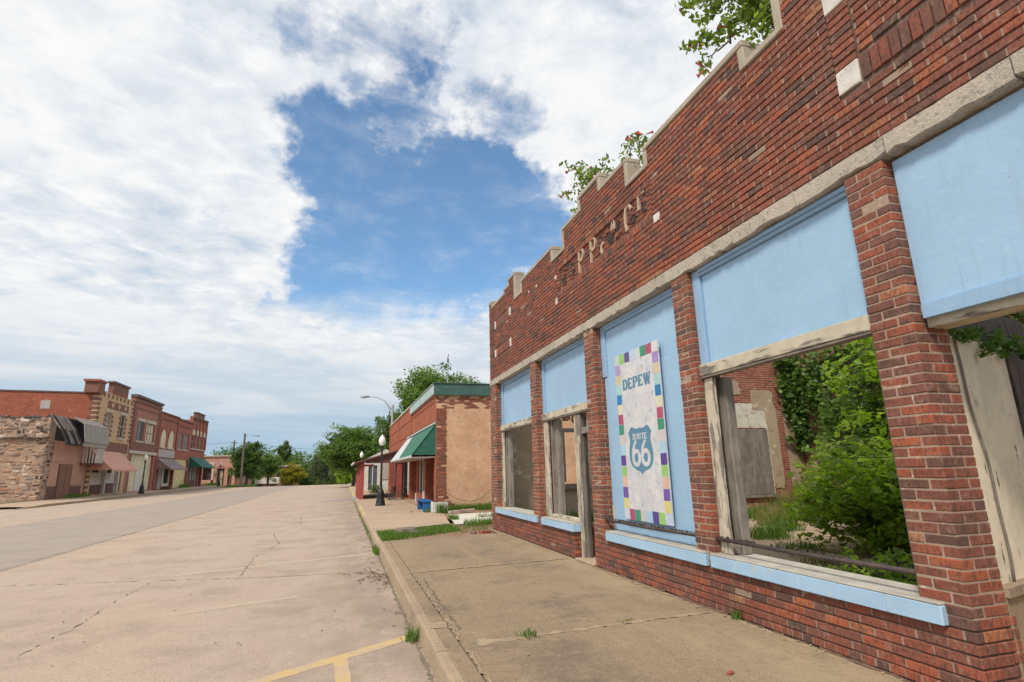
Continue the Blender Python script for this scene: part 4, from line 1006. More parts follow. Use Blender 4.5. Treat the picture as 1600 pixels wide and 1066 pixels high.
for k in (0, 1):
    ux = scx-.118+k*.235; vy = sy0+hh_*.655; mb = MB()
    ring = arc(ux, vy, .082, .088, -150, 210, 26)
    stroke2(mb, BX-.0024-k*1e-5, ring, [.054+.012*abs(math.cos(R(-150+360*i/26))) for i in range(27)])
    curve = [(ux-.080, vy+.01), (ux-.086, vy-.05), (ux-.070, vy-.11), (ux-.038, vy-.165), (ux+.000, vy-.205), (ux+.018, vy-.222)]
    stroke2(mb, BX-.0026-k*1e-5, curve, [.056, .058, .056, .052, .044, .030]); mb.build('numeral', 'white_board_paint', mural)

# ------------------------------------------------------------------ the green-roofed shop beyond the gap
XS = 3.40; YS = 21.2; YE = 43.3
shop = thing('corner_shop', 'low brick shop with green fascia and bare tan plaster side wall', 'building', (XS, YS, .13))
def P(name, mat, x0, x1, y0, y1, z0, z1, parent=shop, c=.008, jit=.0):
    mb = MB(); mb.cbox(x0, x1, y0, y1, z0, z1, c, jit); return mb.build(name, mat, parent)
mb = MB()
wall_open(mb, 'x', XS, XS+.35, YS, 29.3, .0, 4.56, [(21.6, 23.9, .13, 3.05), (24.4, 26.6, .65, 2.9), (26.9, 29.1, .13, 2.9)])
wall_open(mb, 'x', XS, XS+.35, 29.3, YE, .0, 5.0, [(30.0, 35.0, .13, 2.8), (36.0, 42.5, .6, 2.7)])
mb.box(XS+.35, 20, YS+.02, YS+.35, 0, 4.56); mb.box(XS+.35, 20, YE-.35, YE, 0, 5.0); mb.box(19.7, 20, YS+.35, YE-.35, 0, 4.6)
mb.build('wall', 'orange_brick', shop)
P('pilaster', 'orange_brick', XS-.05, XS, 29.2, 29.5, .1, 5.02); P('pilaster', 'orange_brick', XS-.05, XS, YE-.4, YE, .1, 5.0); P('pilaster', 'orange_brick', XS-.04, XS, 36.3, 36.5, 3.4, 4.9)
for y0, y1 in ((21.5, 29.0), (29.7, 36.2), (36.6, 42.8)):
    P('brick_band', 'orange_brick', XS-.025, XS, y0, y1, 4.28, 4.36); P('brick_band', 'orange_brick', XS-.025, XS, y0, y1, 3.50, 3.56)
P('coping', 'stone_trim', XS-.06, XS+.4, 29.35, YE+.05, 5.0, 5.10)
P('roof', 'roof_gravel', XS+.3, 19.8, YS+.3, YE-.3, 4.3, 4.4)
P('fascia', 'fascia_pale', XS-.10, XS+.05, YS-.05, 29.35, 4.56, 4.95); P('fascia_side', 'fascia_green', XS-.10, 20.1, YS-.12, YS-.0, 4.50, 4.95); P('fascia_cap', 'fascia_green', XS-.14, 20.1, YS-.16, YS+.1, 4.953, 4.99); P('fascia_cap', 'fascia_pale', XS-.14, XS+.1, YS+.1, 29.4, 4.953, 4.99)
# side wall: smooth plaster, bare quoins, broken brickwork under the eaves
mb = MB(); pts = [(3.82, .52), (4.05, .36), (4.6, .22), (5.2, .16), (8, .12), (12, .12), (19.9, .12), (19.9, 3.98), (3.80, 3.96), (3.80, 2.0), (3.84, .9)]
mb.prism(pts, 'y', YS-.012, YS+.01); mb.build('plaster', 'plaster_tan', shop)
mb = MB(); mb.box(XS+.01, 19.9, YS-.002, YS+.02, .0, 4.5); mb.build('bed_mortar', 'plaster_tan', shop)
mass2 = MB()
def qb(u0, u1, z0, z1, proud=.02):
    mass2.tint = min(.98, .25+.7*random.random()); mass2.cbox(u0, u1, YS-proud+random.gauss(0, .006), YS+.02, z0, z1, .006, .003)
z = .14; k = 0
while z < 4.45:
    u = XS+.012; first = True
    end = 3.80 if z > .7 else 3.80+(.7-z)*.7
    if z > 3.99: end = 9.0
    while u < end:
        L = (.10 if (k % 2 and first) else .205); first = False
        if not (random.random() < (.10 if z < 3.99 else .34)) and not (3.985 < z < 4.16 and int(u*3.6) % 3 == 0): qb(u, min(u+L-.012, end+.05*random.random()), z, z+.056)
        u += L
    z += .0677; k += 1
mass2.build('bare_brickwork', 'face_brick', shop, kind='stuff')
mb = MB()
for a_, b_ in (((3.85, .75), (4.3, .50)), ((4.3, .5), (4.8, .43)), ((4.8, .43), (5.15, .50)), ((5.15, .5), (5.6, .85)), ((5.6, .85), (6.2, 1.4))): stroke(mb, [a_, b_], .018, 0, 1)
mb.v = [(v[1], YS-.0135-.001*v[0], v[2]) for v in mb.v]; mb.build('wall_crack', 'crack_dirt', shop)
# shop front under the awning
P('threshold', 'kerb_concrete', XS-.25, XS+.3, 21.6, 29.1, .10, .22); P('stall_riser', 'brown_brick', XS+.06, XS+.32, 24.4, 26.6, .2, .66)
for y in (24.45, 25.5, 26.5): P('shop_mullion', 'white_siding', XS+.10, XS+.18, y, y+.08, .66, 2.9)
P('shop_window', 'dark_glass', XS+.13, XS+.15, 24.5, 26.5, .68, 2.88); P('shop_door', 'dark_glass', XS+.9, XS+.95, 21.65, 23.9, .13, 3.0); P('side_window_frame', 'white_siding', XS+.55, XS+.62, 22.2, 22.9, .9, 2.2); P('side_window', 'sky_glass', XS+.53, XS+.55, 22.25, 22.85, .95, 2.15)
P('recess_wall', 'brown_brick', XS+.4, XS+.9, 23.9, 24.1, .13, 3.0); P('window_back', 'door_brown', XS+.8, XS+.85, 24.1, 26.9, .13, 3.0); P('shop_door', 'white_siding', XS+.3, XS+.35, 27.5, 28.4, .15, 2.3); P('door_glass', 'dark_glass', XS+.29, XS+.30, 27.6, 28.3, 1.0, 2.1)
P('window_back', 'door_brown', XS+.6, XS+.65, 29.6, 42.9, .13, 3.0)
for y in (30.1, 32.4, 34.8, 37.8, 40.2): P('shop_mullion', 'white_siding', XS+.2, XS+.28, y, y+.09, .3, 2.75)
P('shop_window', 'sky_glass', XS+.24, XS+.26, 30.2, 42.0, .6, 2.7); P('white_post', 'crate_white', XS-.06, XS+.0, 24.0, 24.3, .13, .75); P('white_post', 'crate_white', XS-.06, XS+.0, 26.72, 26.86, .13, .6)
aw = thing('shop_awning', 'green and white sloping awning fixed over the shop front', 'awning', (XS, 25, 3.4))
def awning_part(name, mat, xo, zi, zo, ya, yb, ywa, ywb, parent, thick=.03, xi=XS, side=1):
    mb = MB(); A = [(xi, ywa, zi), (xo, ya, zo), (xo, yb, zo), (xi, ywb, zi)]
    mb.add(A+[(p[0], p[1], p[2]-thick) for p in A], [(0, 1, 2, 3), (7, 6, 5, 4), (0, 4, 5, 1), (1, 5, 6, 2), (2, 6, 7, 3), (3, 7, 4, 0)]); return mb.build(name, mat, parent)
awning_part('awning_sheet', 'awning_green_b', 2.50, 3.38, 2.21, 21.25, 23.6, 21.25, 25.2, aw); awning_part('awning_sheet', 'awning_green_b', 2.50, 3.38, 2.21, 23.62, 25.9, 25.22, 28.6, aw); awning_part('awning_sheet', 'awning_white', 2.46, 3.36, 2.18, 25.95, 30.4, 28.65, 31.2, aw)
mb = MB(); mb.add([(XS, 21.24, 3.38), (2.50, 21.24, 2.21), (XS, 21.24, 2.20), (XS, 21.27, 3.38), (2.50, 21.27, 2.21), (XS, 21.27, 2.20)], [(0, 1, 2), (5, 4, 3), (0, 3, 4, 1), (1, 4, 5, 2), (2, 5, 3, 0)]); mb.build('awning_cheek', 'awning_green', aw)  # cheek in a darker green than the sheet, its shade put into colour
mb = MB(); mb.tube([(XS, 21.23, 3.39), (2.49, 21.23, 2.22)], .022, 6); mb.build('awning_rib', 'awning_green_b', aw)
P('awning_batten', 'awning_white', XS-.05, XS, 21.25, 31.2, 3.385, 3.46, aw); P('awning_valance', 'awning_white', 2.44, 2.50, 21.25, 30.4, 2.10, 2.19, aw); P('awning_soffit', 'grey_panel', 2.5, XS, 21.27, 30.4, 2.10, 2.13, aw)
pole = thing('roof_aerial', 'thin metal aerial mast standing on the green-roofed shop', 'aerial', (4.92, 27, 4.4))
mb = MB(); mb.tube([(4.92, 27, 4.4), (4.92, 27, 7.0)], .022, 6); mb.build('mast', 'galvanised', pole)
mb = MB(); mb.tube([(4.92, 27, 7.0), (4.92, 27, 7.2)], .045, 6); mb.tube([(4.92, 27, 7.2), (4.94, 27, 7.46)], .015, 5); mb.tube([(4.88, 27, 7.25), (4.97, 27, 7.4)], .012, 5); mb.build('head', 'dark_cornice', pole)

bench = thing('bench', 'small blue bench with slab ends outside the shop door', 'bench', (3.02, 21.7, .13))
P('seat', 'bench_blue', 2.88, 3.24, 20.85, 22.6, .48, .53, bench); P('leg', 'bench_blue', 2.90, 3.22, 20.9, 20.96, .13, .48, bench); P('leg', 'bench_blue', 2.90, 3.22, 22.45, 22.51, .13, .48, bench); P('rail', 'bench_blue', 3.18, 3.22, 20.97, 22.44, .16, .46, bench)
crate = thing('planter_crate', 'white slatted wooden box at the foot of the shop corner', 'planter', (3.45, 20.45, .13))
for i in range(6): P('slat', 'crate_white', 3.18+i*.088, 3.18+i*.088+.078, 20.14+random.uniform(-.006, .006), 20.165, .135, .50+random.uniform(-.02, .02), crate)
for i in range(6): P('slat', 'crate_white', 3.16, 3.178, 20.2+i*.09, 20.2+i*.09+.08, .135, .50+random.uniform(-.02, .02), crate)
P('box', 'crate_white', 3.2, 3.69, 20.2, 20.75, .135, .44, crate)

# ------------------------------------------------------------------ lamp posts and street lights
def lamp_post(loc, label, group, lean=0.):
    t = thing('lamp_post', label, 'street lamp', (0, 0, 0), group)
    mb = MB(); mb.lathe([(.225, 0), (.225, .06), (.205, .09), (.190, .22), (.175, .24), (.155, .56), (.125, .64), (.095, .70), (.085, .76), (.058, .82)], n=16); mb.build('base', 'black_iron', t, local=True, smooth=False)
    mb = MB(); mb.lathe([(.058, .82), (.050, 1.2), (.046, 2.46), (.06, 2.48), (.06, 2.52), (.045, 2.54), (.075, 2.60), (.085, 2.66)], n=12); mb.build('post', 'black_iron', t, local=True)
    mb = MB(); mb.lathe([(.07, 2.661), (.105, 2.70), (.150, 2.80), (.158, 2.90), (.135, 3.00), (.10, 3.06)], n=16); gl = mb.build('globe', 'milk_glass', t, local=True, smooth=True)
    mb = MB(); mb.lathe([(.105, 3.06), (.085, 3.10), (.03, 3.14), (.015, 3.19)], n=12); mb.build('cap', 'milk_glass', t, local=True)
    t.location = loc; LOC[t.name] = Vector(loc)
    return t
LG = 'black lamp posts along the street'
l1 = lamp_post((1.71, 26.3, .13), 'black lamp post on the pavement before the green awning', LG)
copy_tree(l1, (1.45, 47, .13), 'lamp post whose globe peeps over the red canopy roof')
copy_tree(l1, (-17.95, 60.4, .16), 'black lamp post before the cream boarded shop front')
copy_tree(l1, (-17.95, 94.5, .16), 'far lamp post beside the green awning on the corner building')
for o in COL.objects:
    if o.name.startswith('lamp_post') and o.location.x < -10: o.scale = (1.15, 1.15, 1.15)
def cobra(loc, label, h, arm, wood, rise, sgn, mat, head=1.):
    t = thing('cobra_street_light', label, 'street light', loc, 'cobra-head street lights')
    x, y, z = loc; mb = MB(); mb.tube([(x, y, z-.2), (x, y, z+h)], [wood, wood*.8], 10); mb.build('pole', mat, t)
    mb = MB(); mb.tube([(x, y, z+h-.5), (x+sgn*arm*.35, y-.02, z+h+rise*.55), (x+sgn*arm*.7, y-.05, z+h+rise*.95), (x+sgn*arm, y-.08, z+h+rise)], [.035, .03, .028, .028], 8); mb.tube([(x, y, z+h-.9), (x+sgn*arm*.3, y, z+h+rise*.45-.1)], .02, 6); mb.build('arm', 'galvanised', t, smooth=True)
    mb = MB(); hx = x+sgn*arm; mb.tube([(hx-sgn*.1, y-.08, z+h+rise), (hx+sgn*.12, y-.08, z+h+rise+.02), (hx+sgn*.45, y-.08, z+h+rise), (hx+sgn*.62, y-.08, z+h+rise-.03)], [.05*head, .10*head, .12*head, .05*head], 10); mb.build('lamp_head', 'galvanised', t, smooth=True)
    mb = MB(); mb.tube([(hx+sgn*.18, y-.08, z+h+rise-.05), (hx+sgn*.5, y-.08, z+h+rise-.06)], [.06*head, .08*head], 8); mb.build('lens', 'milk_glass', t)
cobra((3.62, 44.4, .1), 'pale street light pole rising behind the far end of the shop', 6.75, 1.9, .13, .62, -1, 'pole_pale')
cobra((-14.7, 93, -.05), 'wooden pole with cobra lamp arm beside the leafy tree', 8.0, 1.5, .17, -.35, 1, 'pole_wood')
cp_ = [(-16.9, 112, -.9), (-16.9, 112, 7.6)]
ut = thing('utility_pole', 'bare wooden utility pole in front of the arched building', 'utility pole', (-20.4, 118, -1.2))
mb = MB(); mb.tube([(-20.4, 118, -1.2), (-20.4, 118, 8.35)], [.19, .13], 8); mb.build('pole', 'pole_wood', ut); mb = MB(); mb.box(-20.9, -19.9, 117.95, 118.05, 7.75, 7.9); mb.build('crossarm', 'pole_wood', ut)
def wire(pts, label, sag=.6, r=.022):
    mb = MB(); Pp = []
    for a_, b_ in zip(pts[:-1], pts[1:]):
        for i in range(12):
            t = i/12; Pp.append(tuple(a_[k]+(b_[k]-a_[k])*t-(sag*4*t*(1-t) if k == 2 else 0) for k in range(3)))
    Pp.append(pts[-1]); mb.tube(Pp, r, 5); o = mb.build('overhead_wire', 'wire_black'); tag(o, label, 'cable')
wire([(-50, 112, 7.9), (-20.4, 118, 8.0), (12, 124, 6.4)], 'overhead wire strung from the utility pole across the street', .7)

# ------------------------------------------------------------------ red canopy shed and white house beyond the shop
shed = thing('red_canopy', 'red timber canopy with brown roof over the pavement', 'canopy', (1, 35, .13))
for x0, x1, y0, y1 in ((.98, 1.20, 33.2, 33.5), (.90, 1.10, 34.6, 34.85), (.90, 1.05, 36.0, 36.2), (.90, 1.05, 37.4, 37.6), (.90, 1.05, 39.0, 39.2)): P('post', 'shed_red', x0, x1, y0, y1, .10, 2.22, shed)
P('side_board', 'shed_red', .93, 1.0, 33.5, 39.0, .2, 2.15, shed); P('bracket', 'shed_red', 1.2, 1.75, 33.3, 33.4, 1.95, 2.06, shed); P('post', 'shed_red', 3.05, 3.35, 33.2, 33.45, .10, 2.3, shed)
mb = MB(); A = [(.62, 33.0, 2.10), (3.39, 33.0, 2.86), (3.39, 40.5, 2.86), (.62, 40.5, 2.10)]
mb.add(A+[(p[0], p[1], p[2]+.09) for p in A], [(3, 2, 1, 0), (4, 5, 6, 7), (0, 1, 5, 4), (1, 2, 6, 5), (2, 3, 7, 6), (3, 0, 4, 7)]); mb.build('roof', 'canopy_brown', shed)
mb = MB(); mb.add([(1.25, 33.15, 2.12), (3.39, 33.15, 2.12), (3.39, 33.15, 2.84), (1.25, 33.15, 2.27), (1.25, 33.2, 2.12), (3.39, 33.2, 2.12), (3.39, 33.2, 2.84), (1.25, 33.2, 2.27)], [(0, 1, 2, 3), (7, 6, 5, 4), (0, 4, 5, 1), (2, 6, 7, 3)]); mb.build('gable_board', 'canopy_brown', shed)
P('fascia', 'crate_white', .55, .62, 32.95, 40.5, 2.08, 2.20, shed)
wh = thing('white_house', 'small white gabled shop front seen under the red canopy', 'building', (3.0, 52, .1))
mb = MB(); wall_open(mb, 'y', 50, 50.3, 1.75, 5.5, -.1, 2.6, [(2.15, 2.9, .15, 2.2)]); wall_open(mb, 'x', 1.75, 2.05, 50.3, 60, -.1, 2.6, [(52, 54.5, .8, 2.1)]); mb.prism([(1.6, 2.6), (5.5, 2.6), (3.6, 3.6)], 'y', 50, 60); mb.build('wall', 'white_siding', wh)
P('door', 'sky_glass', 2.2, 2.85, 50.1, 50.15, .15, 2.2, wh); P('door_frame', 'white_siding', 2.48, 2.56, 50.05, 50.1, .15, 2.2, wh); P('side_panel', 'grey_panel', 3.3, 4.6, 49.94, 49.99, 1.0, 2.5, wh)
P('window', 'dark_glass', 1.85, 1.9, 52, 54.5, .8, 2.1, wh)
hedge = thing('clipped_shrub', 'small square clipped shrub before the white house', 'shrub', (2.35, 42.5, .1))
foliage('foliage', 'leaf_tree_dark', [(2.3, 42.5, .45), (2.5, 42.6, .35), (2.2, 42.4, .3)], [(.32, .32, .38)]*3, [260]*3, .10, hedge)
tangle = thing('dry_brushwood', 'tangle of dry brown branches heaped under the awning', 'brushwood', (2.75, 31.0, .13))
mb = MB()
for _ in range(60):
    a = Vector((2.75+random.uniform(-.45, .45), 31+random.uniform(-.7, .7), .15+random.random()*.3)); d = Vector((random.gauss(0, 1), random.gauss(0, 1), random.gauss(.35, .8))).normalized()*random.uniform(.3, .8)
    b = a+d; b.z = max(.16, b.z); mb.tube([a, (a+b)/2+Vector((0, 0, random.uniform(-.06, .06))), b], [.014, .012, .006], 4)
mb.build('branches', 'bark', tangle, kind='stuff')

# ------------------------------------------------------------------ the old row across the street
XL = -20.6
def LB(name, mat, y0, y1, z0, z1, d0, d1, parent, c=.01): return P(name, mat, XL+d0, XL+d1, y0, y1, z0, z1, parent, c)
def window_set(parent, y0, y1, z0, z1, fill, depth=-.16, frame='stone_trim', mull=1, sill=True, rail=True):
    w = LB('window', fill, y0+.05, y1-.05, z0+.05, z1-.05, depth-.05, depth, parent)
    mb = MB(); f = .07
    for a, b, c_, d in ((y0, y1, z0, z0+f), (y0, y1, z1-f, z1), (y0, y0+f, z0+f, z1-f), (y1-f, y1, z0+f, z1-f)): mb.box(XL+depth+.002, XL+depth+.06, a, b, c_, d)
    for i in range(mull): yy = y0+(y1-y0)*(i+1)/(mull+1); mb.box(XL+depth+.002, XL+depth+.045, yy-.03, yy+.03, z0+f, z1-f)
    if rail: mb.box(XL+depth+.002, XL+depth+.05, y0+f, y1-f, (z0+z1)/2-.035, (z0+z1)/2+.035)
    mb.build('frame', frame, w)
    if sill: LB('sill', 'stone_trim', y0-.12, y1+.12, z0-.16, z0-.01, -.1, .10, w)
    return w
def awning_left(name, label, y0, y1, zi, zo, out, mat, cheek, inset=0.):
    t = thing(name, label, 'awning', (XL, (y0+y1)/2, zi)); xo = XL+out
    mb = MB(); A = [(XL+.01, y0, zi), (xo, y0, zo), (xo, y1, zo), (XL+.01, y1, zi)]
    mb.add(A+[(p[0], p[1], p[2]-.05) for p in A], [(3, 2, 1, 0), (4, 5, 6, 7), (0, 1, 5, 4), (1, 2, 6, 5), (2, 3, 7, 6), (3, 0, 4, 7)]); mb.build('awning_sheet', mat, t)
    for k, yy in enumerate((y0+.02, y1-.05)):
        mb = MB(); mb.add([(XL+.01, yy, zi-.05), (xo, yy, zo-.05), (XL+.01, yy, zo-.05), (XL+.01, yy+.03, zi-.05), (xo, yy+.03, zo-.05), (XL+.01, yy+.03, zo-.05)], [(0, 1, 2), (5, 4, 3), (0, 3, 4, 1), (1, 4, 5, 2), (2, 5, 3, 0)]); mb.build('awning_cheek', cheek, t)
    mb = MB(); mb.box(xo-.02, xo+.015, y0, y1, zo-.16, zo-.052); mb.build('valance', cheek, t)
    return t

# 1 the yellow brick building
yb = thing('yellow_brick_building', 'two-storey yellow brick building with brown quoins and red side wall', 'building', (XL, 55.3, .3))
Y0, Y1 = 55.3, 63.9
mb = MB(); wall_open(mb, 'x', XL-.4, XL, Y0, Y1, -.1, 9.25, [(57.35, 58.75, 5.35, 7.5), (60.75, 62.1, 5.37, 7.57), (56.1, 63.0, .3, 3.6)]); mb.build('front_wall', 'yellow_brick', yb)
mb = MB(); mb.add([(XL-.401, Y0, -.1), (XL-.401, Y0, 8.85), (XL-30, Y0, 9.25), (XL-30, Y0, -.1), (XL-.401, Y0+.4, -.1), (XL-.401, Y0+.4, 8.85), (XL-30, Y0+.4, 9.25), (XL-30, Y0+.4, -.1)], [(0, 1, 2, 3), (7, 6, 5, 4), (1, 5, 6, 2), (3, 2, 6, 7)]); mb.build('side_wall', 'red_painted_brick', yb)
mb = MB(); mb.add([(XL-.3, Y0-.06, 8.86), (XL-30, Y0-.06, 9.26), (XL-30, Y0+.5, 9.26), (XL-.3, Y0+.5, 8.86), (XL-.3, Y0-.06, 8.98), (XL-30, Y0-.06, 9.38), (XL-30, Y0+.5, 9.38), (XL-.3, Y0+.5, 8.98)], [(3, 2, 1, 0), (4, 5, 6, 7), (0, 1, 5, 4), (1, 2, 6, 5), (2, 3, 7, 6), (3, 0, 4, 7)]); mb.build('side_coping', 'dark_cornice', yb)
P('roof', 'roof_gravel', XL-30, XL-.4, Y0+.4, Y1, 8.3, 8.4, yb); P('mortar_patch', 'grey_panel', -24.7, -24.0, Y0-.02, Y0, 7.5, 8.2, yb, .1)
P('pier_top', 'brown_brick', XL-1.0, XL+.05, 54.9, 56.2, 8.9, 9.85, yb); P('pier_cap', 'red_brick_far', XL-1.1, XL+.15, 54.75, 56.3, 9.853, 10.05, yb)
P('parapet', 'brown_brick', XL-.4, XL+.04, 58.1, 61.8, 9.253, 10.2, yb); P('parapet_cap', 'dark_cornice', XL-.45, XL+.14, 57.95, 61.95, 10.203, 10.38, yb); P('corbel', 'red_brick_far', XL-.3, XL+.10, 58.3, 61.6, 9.3, 9.45, yb)
for i in range(22):
    z = 4.9+i*.2; w = .62 if i % 2 else .34
    if i % 2 == 0: continue
    w = .62 if i % 4 == 1 else .45
    LB('quoin', 'brown_brick', Y0-.02, Y0+w, z, z+.24, -.05, .035, yb); LB('quoin', 'brown_brick', Y1-w, Y1+.0, z, z+.24, -.05, .035, yb)
    if z < 9: P('quoin', 'brown_brick', XL-w*1.0, XL-.051, Y0-.03, Y0-.001, z, z+.24, yb)
for i in range(0, 14, 2): z = .4+i*.22; LB('quoin', 'brown_brick', Y0-.02, Y0+(.7 if i % 2 else .5), z, z+.20, -.05, .045, yb)
for i in range(8): yy = 56.4+i*.95; mb = MB(); mb.prism([(yy-.18, 8.95), (yy, 8.72), (yy+.18, 8.95), (yy, 9.18)], 'x', XL+.001, XL+.04); mb.build('brick_diamond', 'brown_brick', yb)
LB('frieze', 'brown_brick', 57.5, 62.4, 7.88, 8.50, .002, .05, yb)
for yy in (58.4, 59.95, 61.5): mb = MB(); mb.prism([(yy-.38, 8.19), (yy, 7.95), (yy+.38, 8.19), (yy, 8.43)], 'x', XL+.051, XL+.08); mb.build('stone_diamond', 'yellow_brick', yb)
for y0, y1, z0, z1 in ((57.35, 58.75, 5.35, 7.5), (60.75, 62.1, 5.37, 7.57)):
    w = window_set(yb, y0, y1, z0, z1, 'grey_shutter' if y0 < 60 else 'dark_glass')
    LB('lintel', 'stone_trim', y0-.15, y1+.15, z1+.002, z1+.22, .0, .05, yb)
    for i in range(10):
        if i % 2 == 0:
            z = z0+.02+i*.21
            LB('quoin', 'brown_brick', y0-.32, y0-.002, z, z+.24, .0, .035, yb); LB('quoin', 'brown_brick', y1+.002, y1+.32, z, z+.24, .0, .035, yb)
LB('band', 'brown_brick', Y0+.6, Y1-.3, 3.98, 4.9, .002, .03, yb)
LB('shop_wall', 'white_siding', 56.2, 62.9, .3, 3.6, -.5, -.42, yb)
for i in range(9): LB('siding_board', 'white_siding', 56.9, 59.4, 1.15+i*.24, 1.37+i*.24, -.419, -.39, yb)
for y in (56.15, 59.5, 62.6, 63.05): LB('shop_post', 'white_siding', y, y+.28, .3, 3.5, -.41, -.1, yb)
for y0, y1 in ((57.3, 58.6), (60.2, 61.5)): LB('shop_window', 'dark_glass', y0, y1, 2.15, 2.85, -.385, -.36, yb)
LB('stall_riser', 'base_maroon', 56.9, 59.4, .3, 1.1, -.41, -.30, yb); LB('stall_riser', 'base_maroon', 60.2, 62.2, .3, 1.2, -.41, -.30, yb); LB('door', 'white_siding', 59.8, 60.15, .3, 2.5, -.41, -.36, yb)
awning_left('pink_awning', 'faded pink awning on the yellow brick building', 55.5, 61.9, 4.05, 2.40, 1.7, 'awning_pink', 'awning_pink')
# 2 brown brick building
bb = thing('brown_brick_building', 'brown brick two-storey building with cream boarded ground floor', 'building', (XL, 64, .3))
Y0, Y1 = 63.95, 72.5
mb = MB(); wall_open(mb, 'x', XL-.4, XL+.02, Y0, Y1, -.1, 9.7, [(65.6, 67.6, 5.4, 7.65), (68.3, 71.0, 5.4, 7.7), (64.5, 71.9, .3, 4.05)]); mb.build('front_wall', 'rosy_brick', bb)
P('body', 'brown_brick', XL-30, XL-.401, Y0, Y1, -.1, 9.4, bb); LB('cornice', 'dark_cornice', Y0-.1, Y1+.05, 9.703, 9.98, -.4, .26, bb); LB('cornice_step', 'brown_brick', Y0, Y1, 9.25, 9.6, .021, .14, bb)
LB('brick_border', 'brown_brick', Y0+.05, Y0+.7, 4.5, 9.2, .021, .08, bb); LB('brick_border', 'brown_brick', Y1-.7, Y1-.05, 4.5, 9.2, .021, .08, bb); LB('brick_band', 'brown_brick', Y0+.7, Y1-.7, 4.45, 5.2, .021, .06, bb); LB('brick_band', 'brown_brick', Y0+.7, Y1-.7, 8.6, 8.8, .021, .06, bb)
window_set(bb, 65.6, 67.6, 5.4, 7.4, 'sky_glass', -.14, 'grey_shutter', 2); window_set(bb, 68.3, 71.0, 5.4, 7.4, 'cream_panel', -.14, 'grey_shutter', 2)
LB('lintel', 'stone_trim', 65.4, 67.8, 7.42, 7.75, -.05, .06, bb); LB('lintel', 'stone_trim', 68.1, 71.2, 7.42, 7.75, -.05, .06, bb); LB('stone_band', 'stone_trim', Y0, Y1, 4.06, 4.38, .021, .12, bb)
LB('boarding', 'cream_panel', 64.5, 71.9, .3, 4.05, -.3, -.22, bb); LB('door', 'white_siding', 67.4, 68.5, .3, 2.6, -.219, -.16, bb); LB('door', 'white_siding', 68.6, 69.1, .3, 2.5, -.219, -.17, bb); LB('shop_post', 'door_brown', 64.9, 65.35, .3, 4.05, -.219, -.1, bb)
for y in (66.4, 70.3): LB('batten', 'cream_panel', y, y+.06, .3, 4.05, -.219, -.2, bb)
LB('batten', 'cream_panel', 64.5, 71.9, 2.62, 2.70, -.199, -.18, bb)
# 3 red building with arched boarded windows
rb = thing('arched_red_building', 'red brick building with two cream arched boarded windows', 'building', (XL, 72.6, .3))
Y0, Y1 = 72.55, 80.1
mb = MB(); wall_open(mb, 'x', XL-.4, XL, Y0, Y1, -.1, 9.0, [(73.1, 79.7, .3, 3.6)]); mb.build('front_wall', 'red_brick_far', rb)
P('body', 'red_brick_far', XL-30, XL-.401, Y0, Y1, -.1, 8.7, rb); LB('cornice', 'dark_cornice', Y0, Y1, 9.003, 9.16, -.4, .16, rb); LB('brick_band', 'brown_brick', Y0+.5, Y1-.4, 8.35, 8.5, .002, .10, rb); LB('pilaster', 'red_brick_far', Y0, Y0+.5, .3, 9.0, .002, .12, rb); LB('pilaster', 'red_brick_far', Y1-.4, Y1, .3, 9.0, .002, .12, rb)
for y0, y1 in ((73.55, 75.35), (76.6, 78.55)):
    c = (y0+y1)/2; r = (y1-y0)/2
    mb = MB(); mb.prism([(y0, 5.12), (y1, 5.12)]+[(c+r*math.cos(R(a)), 6.35+r*.95*math.sin(R(a))) for a in range(0, 181, 15)], 'x', XL+.003, XL+.03); w = mb.build('window_board', 'cream_panel', rb)
    LB('sill', 'stone_trim', y0-.15, y1+.15, 4.96, 5.11, .0, .14, w)
    for i in range(11):
        a0, a1 = R(180*i/11+1), R(180*(i+1)/11-1); ro = r+.28
        mb = MB(); mb.prism([(c+r*math.cos(a0), 6.35+r*.95*math.sin(a0)), (c+ro*math.cos(a0), 6.35+ro*.95*math.sin(a0)), (c+ro*math.cos(a1), 6.35+ro*.95*math.sin(a1)), (c+r*math.cos(a1), 6.35+r*.95*math.sin(a1))], 'x', XL+.003, XL+.07); mb.build('voussoir', 'red_brick_far', rb)
LB('sign_panel', 'grey_panel', Y0+.55, Y1-.45, 3.95, 4.85, .002, .08, rb)
LB('boarding', 'grey_panel', 74.2, 76.4, .3, 3.5, -.3, -.22, rb); LB('shop_window', 'dark_glass', 77.4, 79.0, .9, 2.9, -.3, -.25, rb); LB('door', 'white_siding', 76.6, 77.2, .3, 2.9, -.3, -.2, rb); LB('door', 'white_siding', 77.2, 79.3, .3, .9, -.3, -.2, rb); LB('shop_post', 'white_siding', 79.1, 79.35, .3, 3.4, -.3, -.15, rb)
LB('stone_pier', 'brown_brick', 73.0, 74.1, .3, 3.6, -.3, .05, rb); LB('interior', 'door_brown', 73.1, 79.7, .3, 3.6, -.6, -.5, rb)
awning_left('rusty_awning', 'rust-streaked metal awning under the arched windows', 72.9, 80.0, 3.85, 2.62, 1.6, 'rust_metal', 'rust_metal')
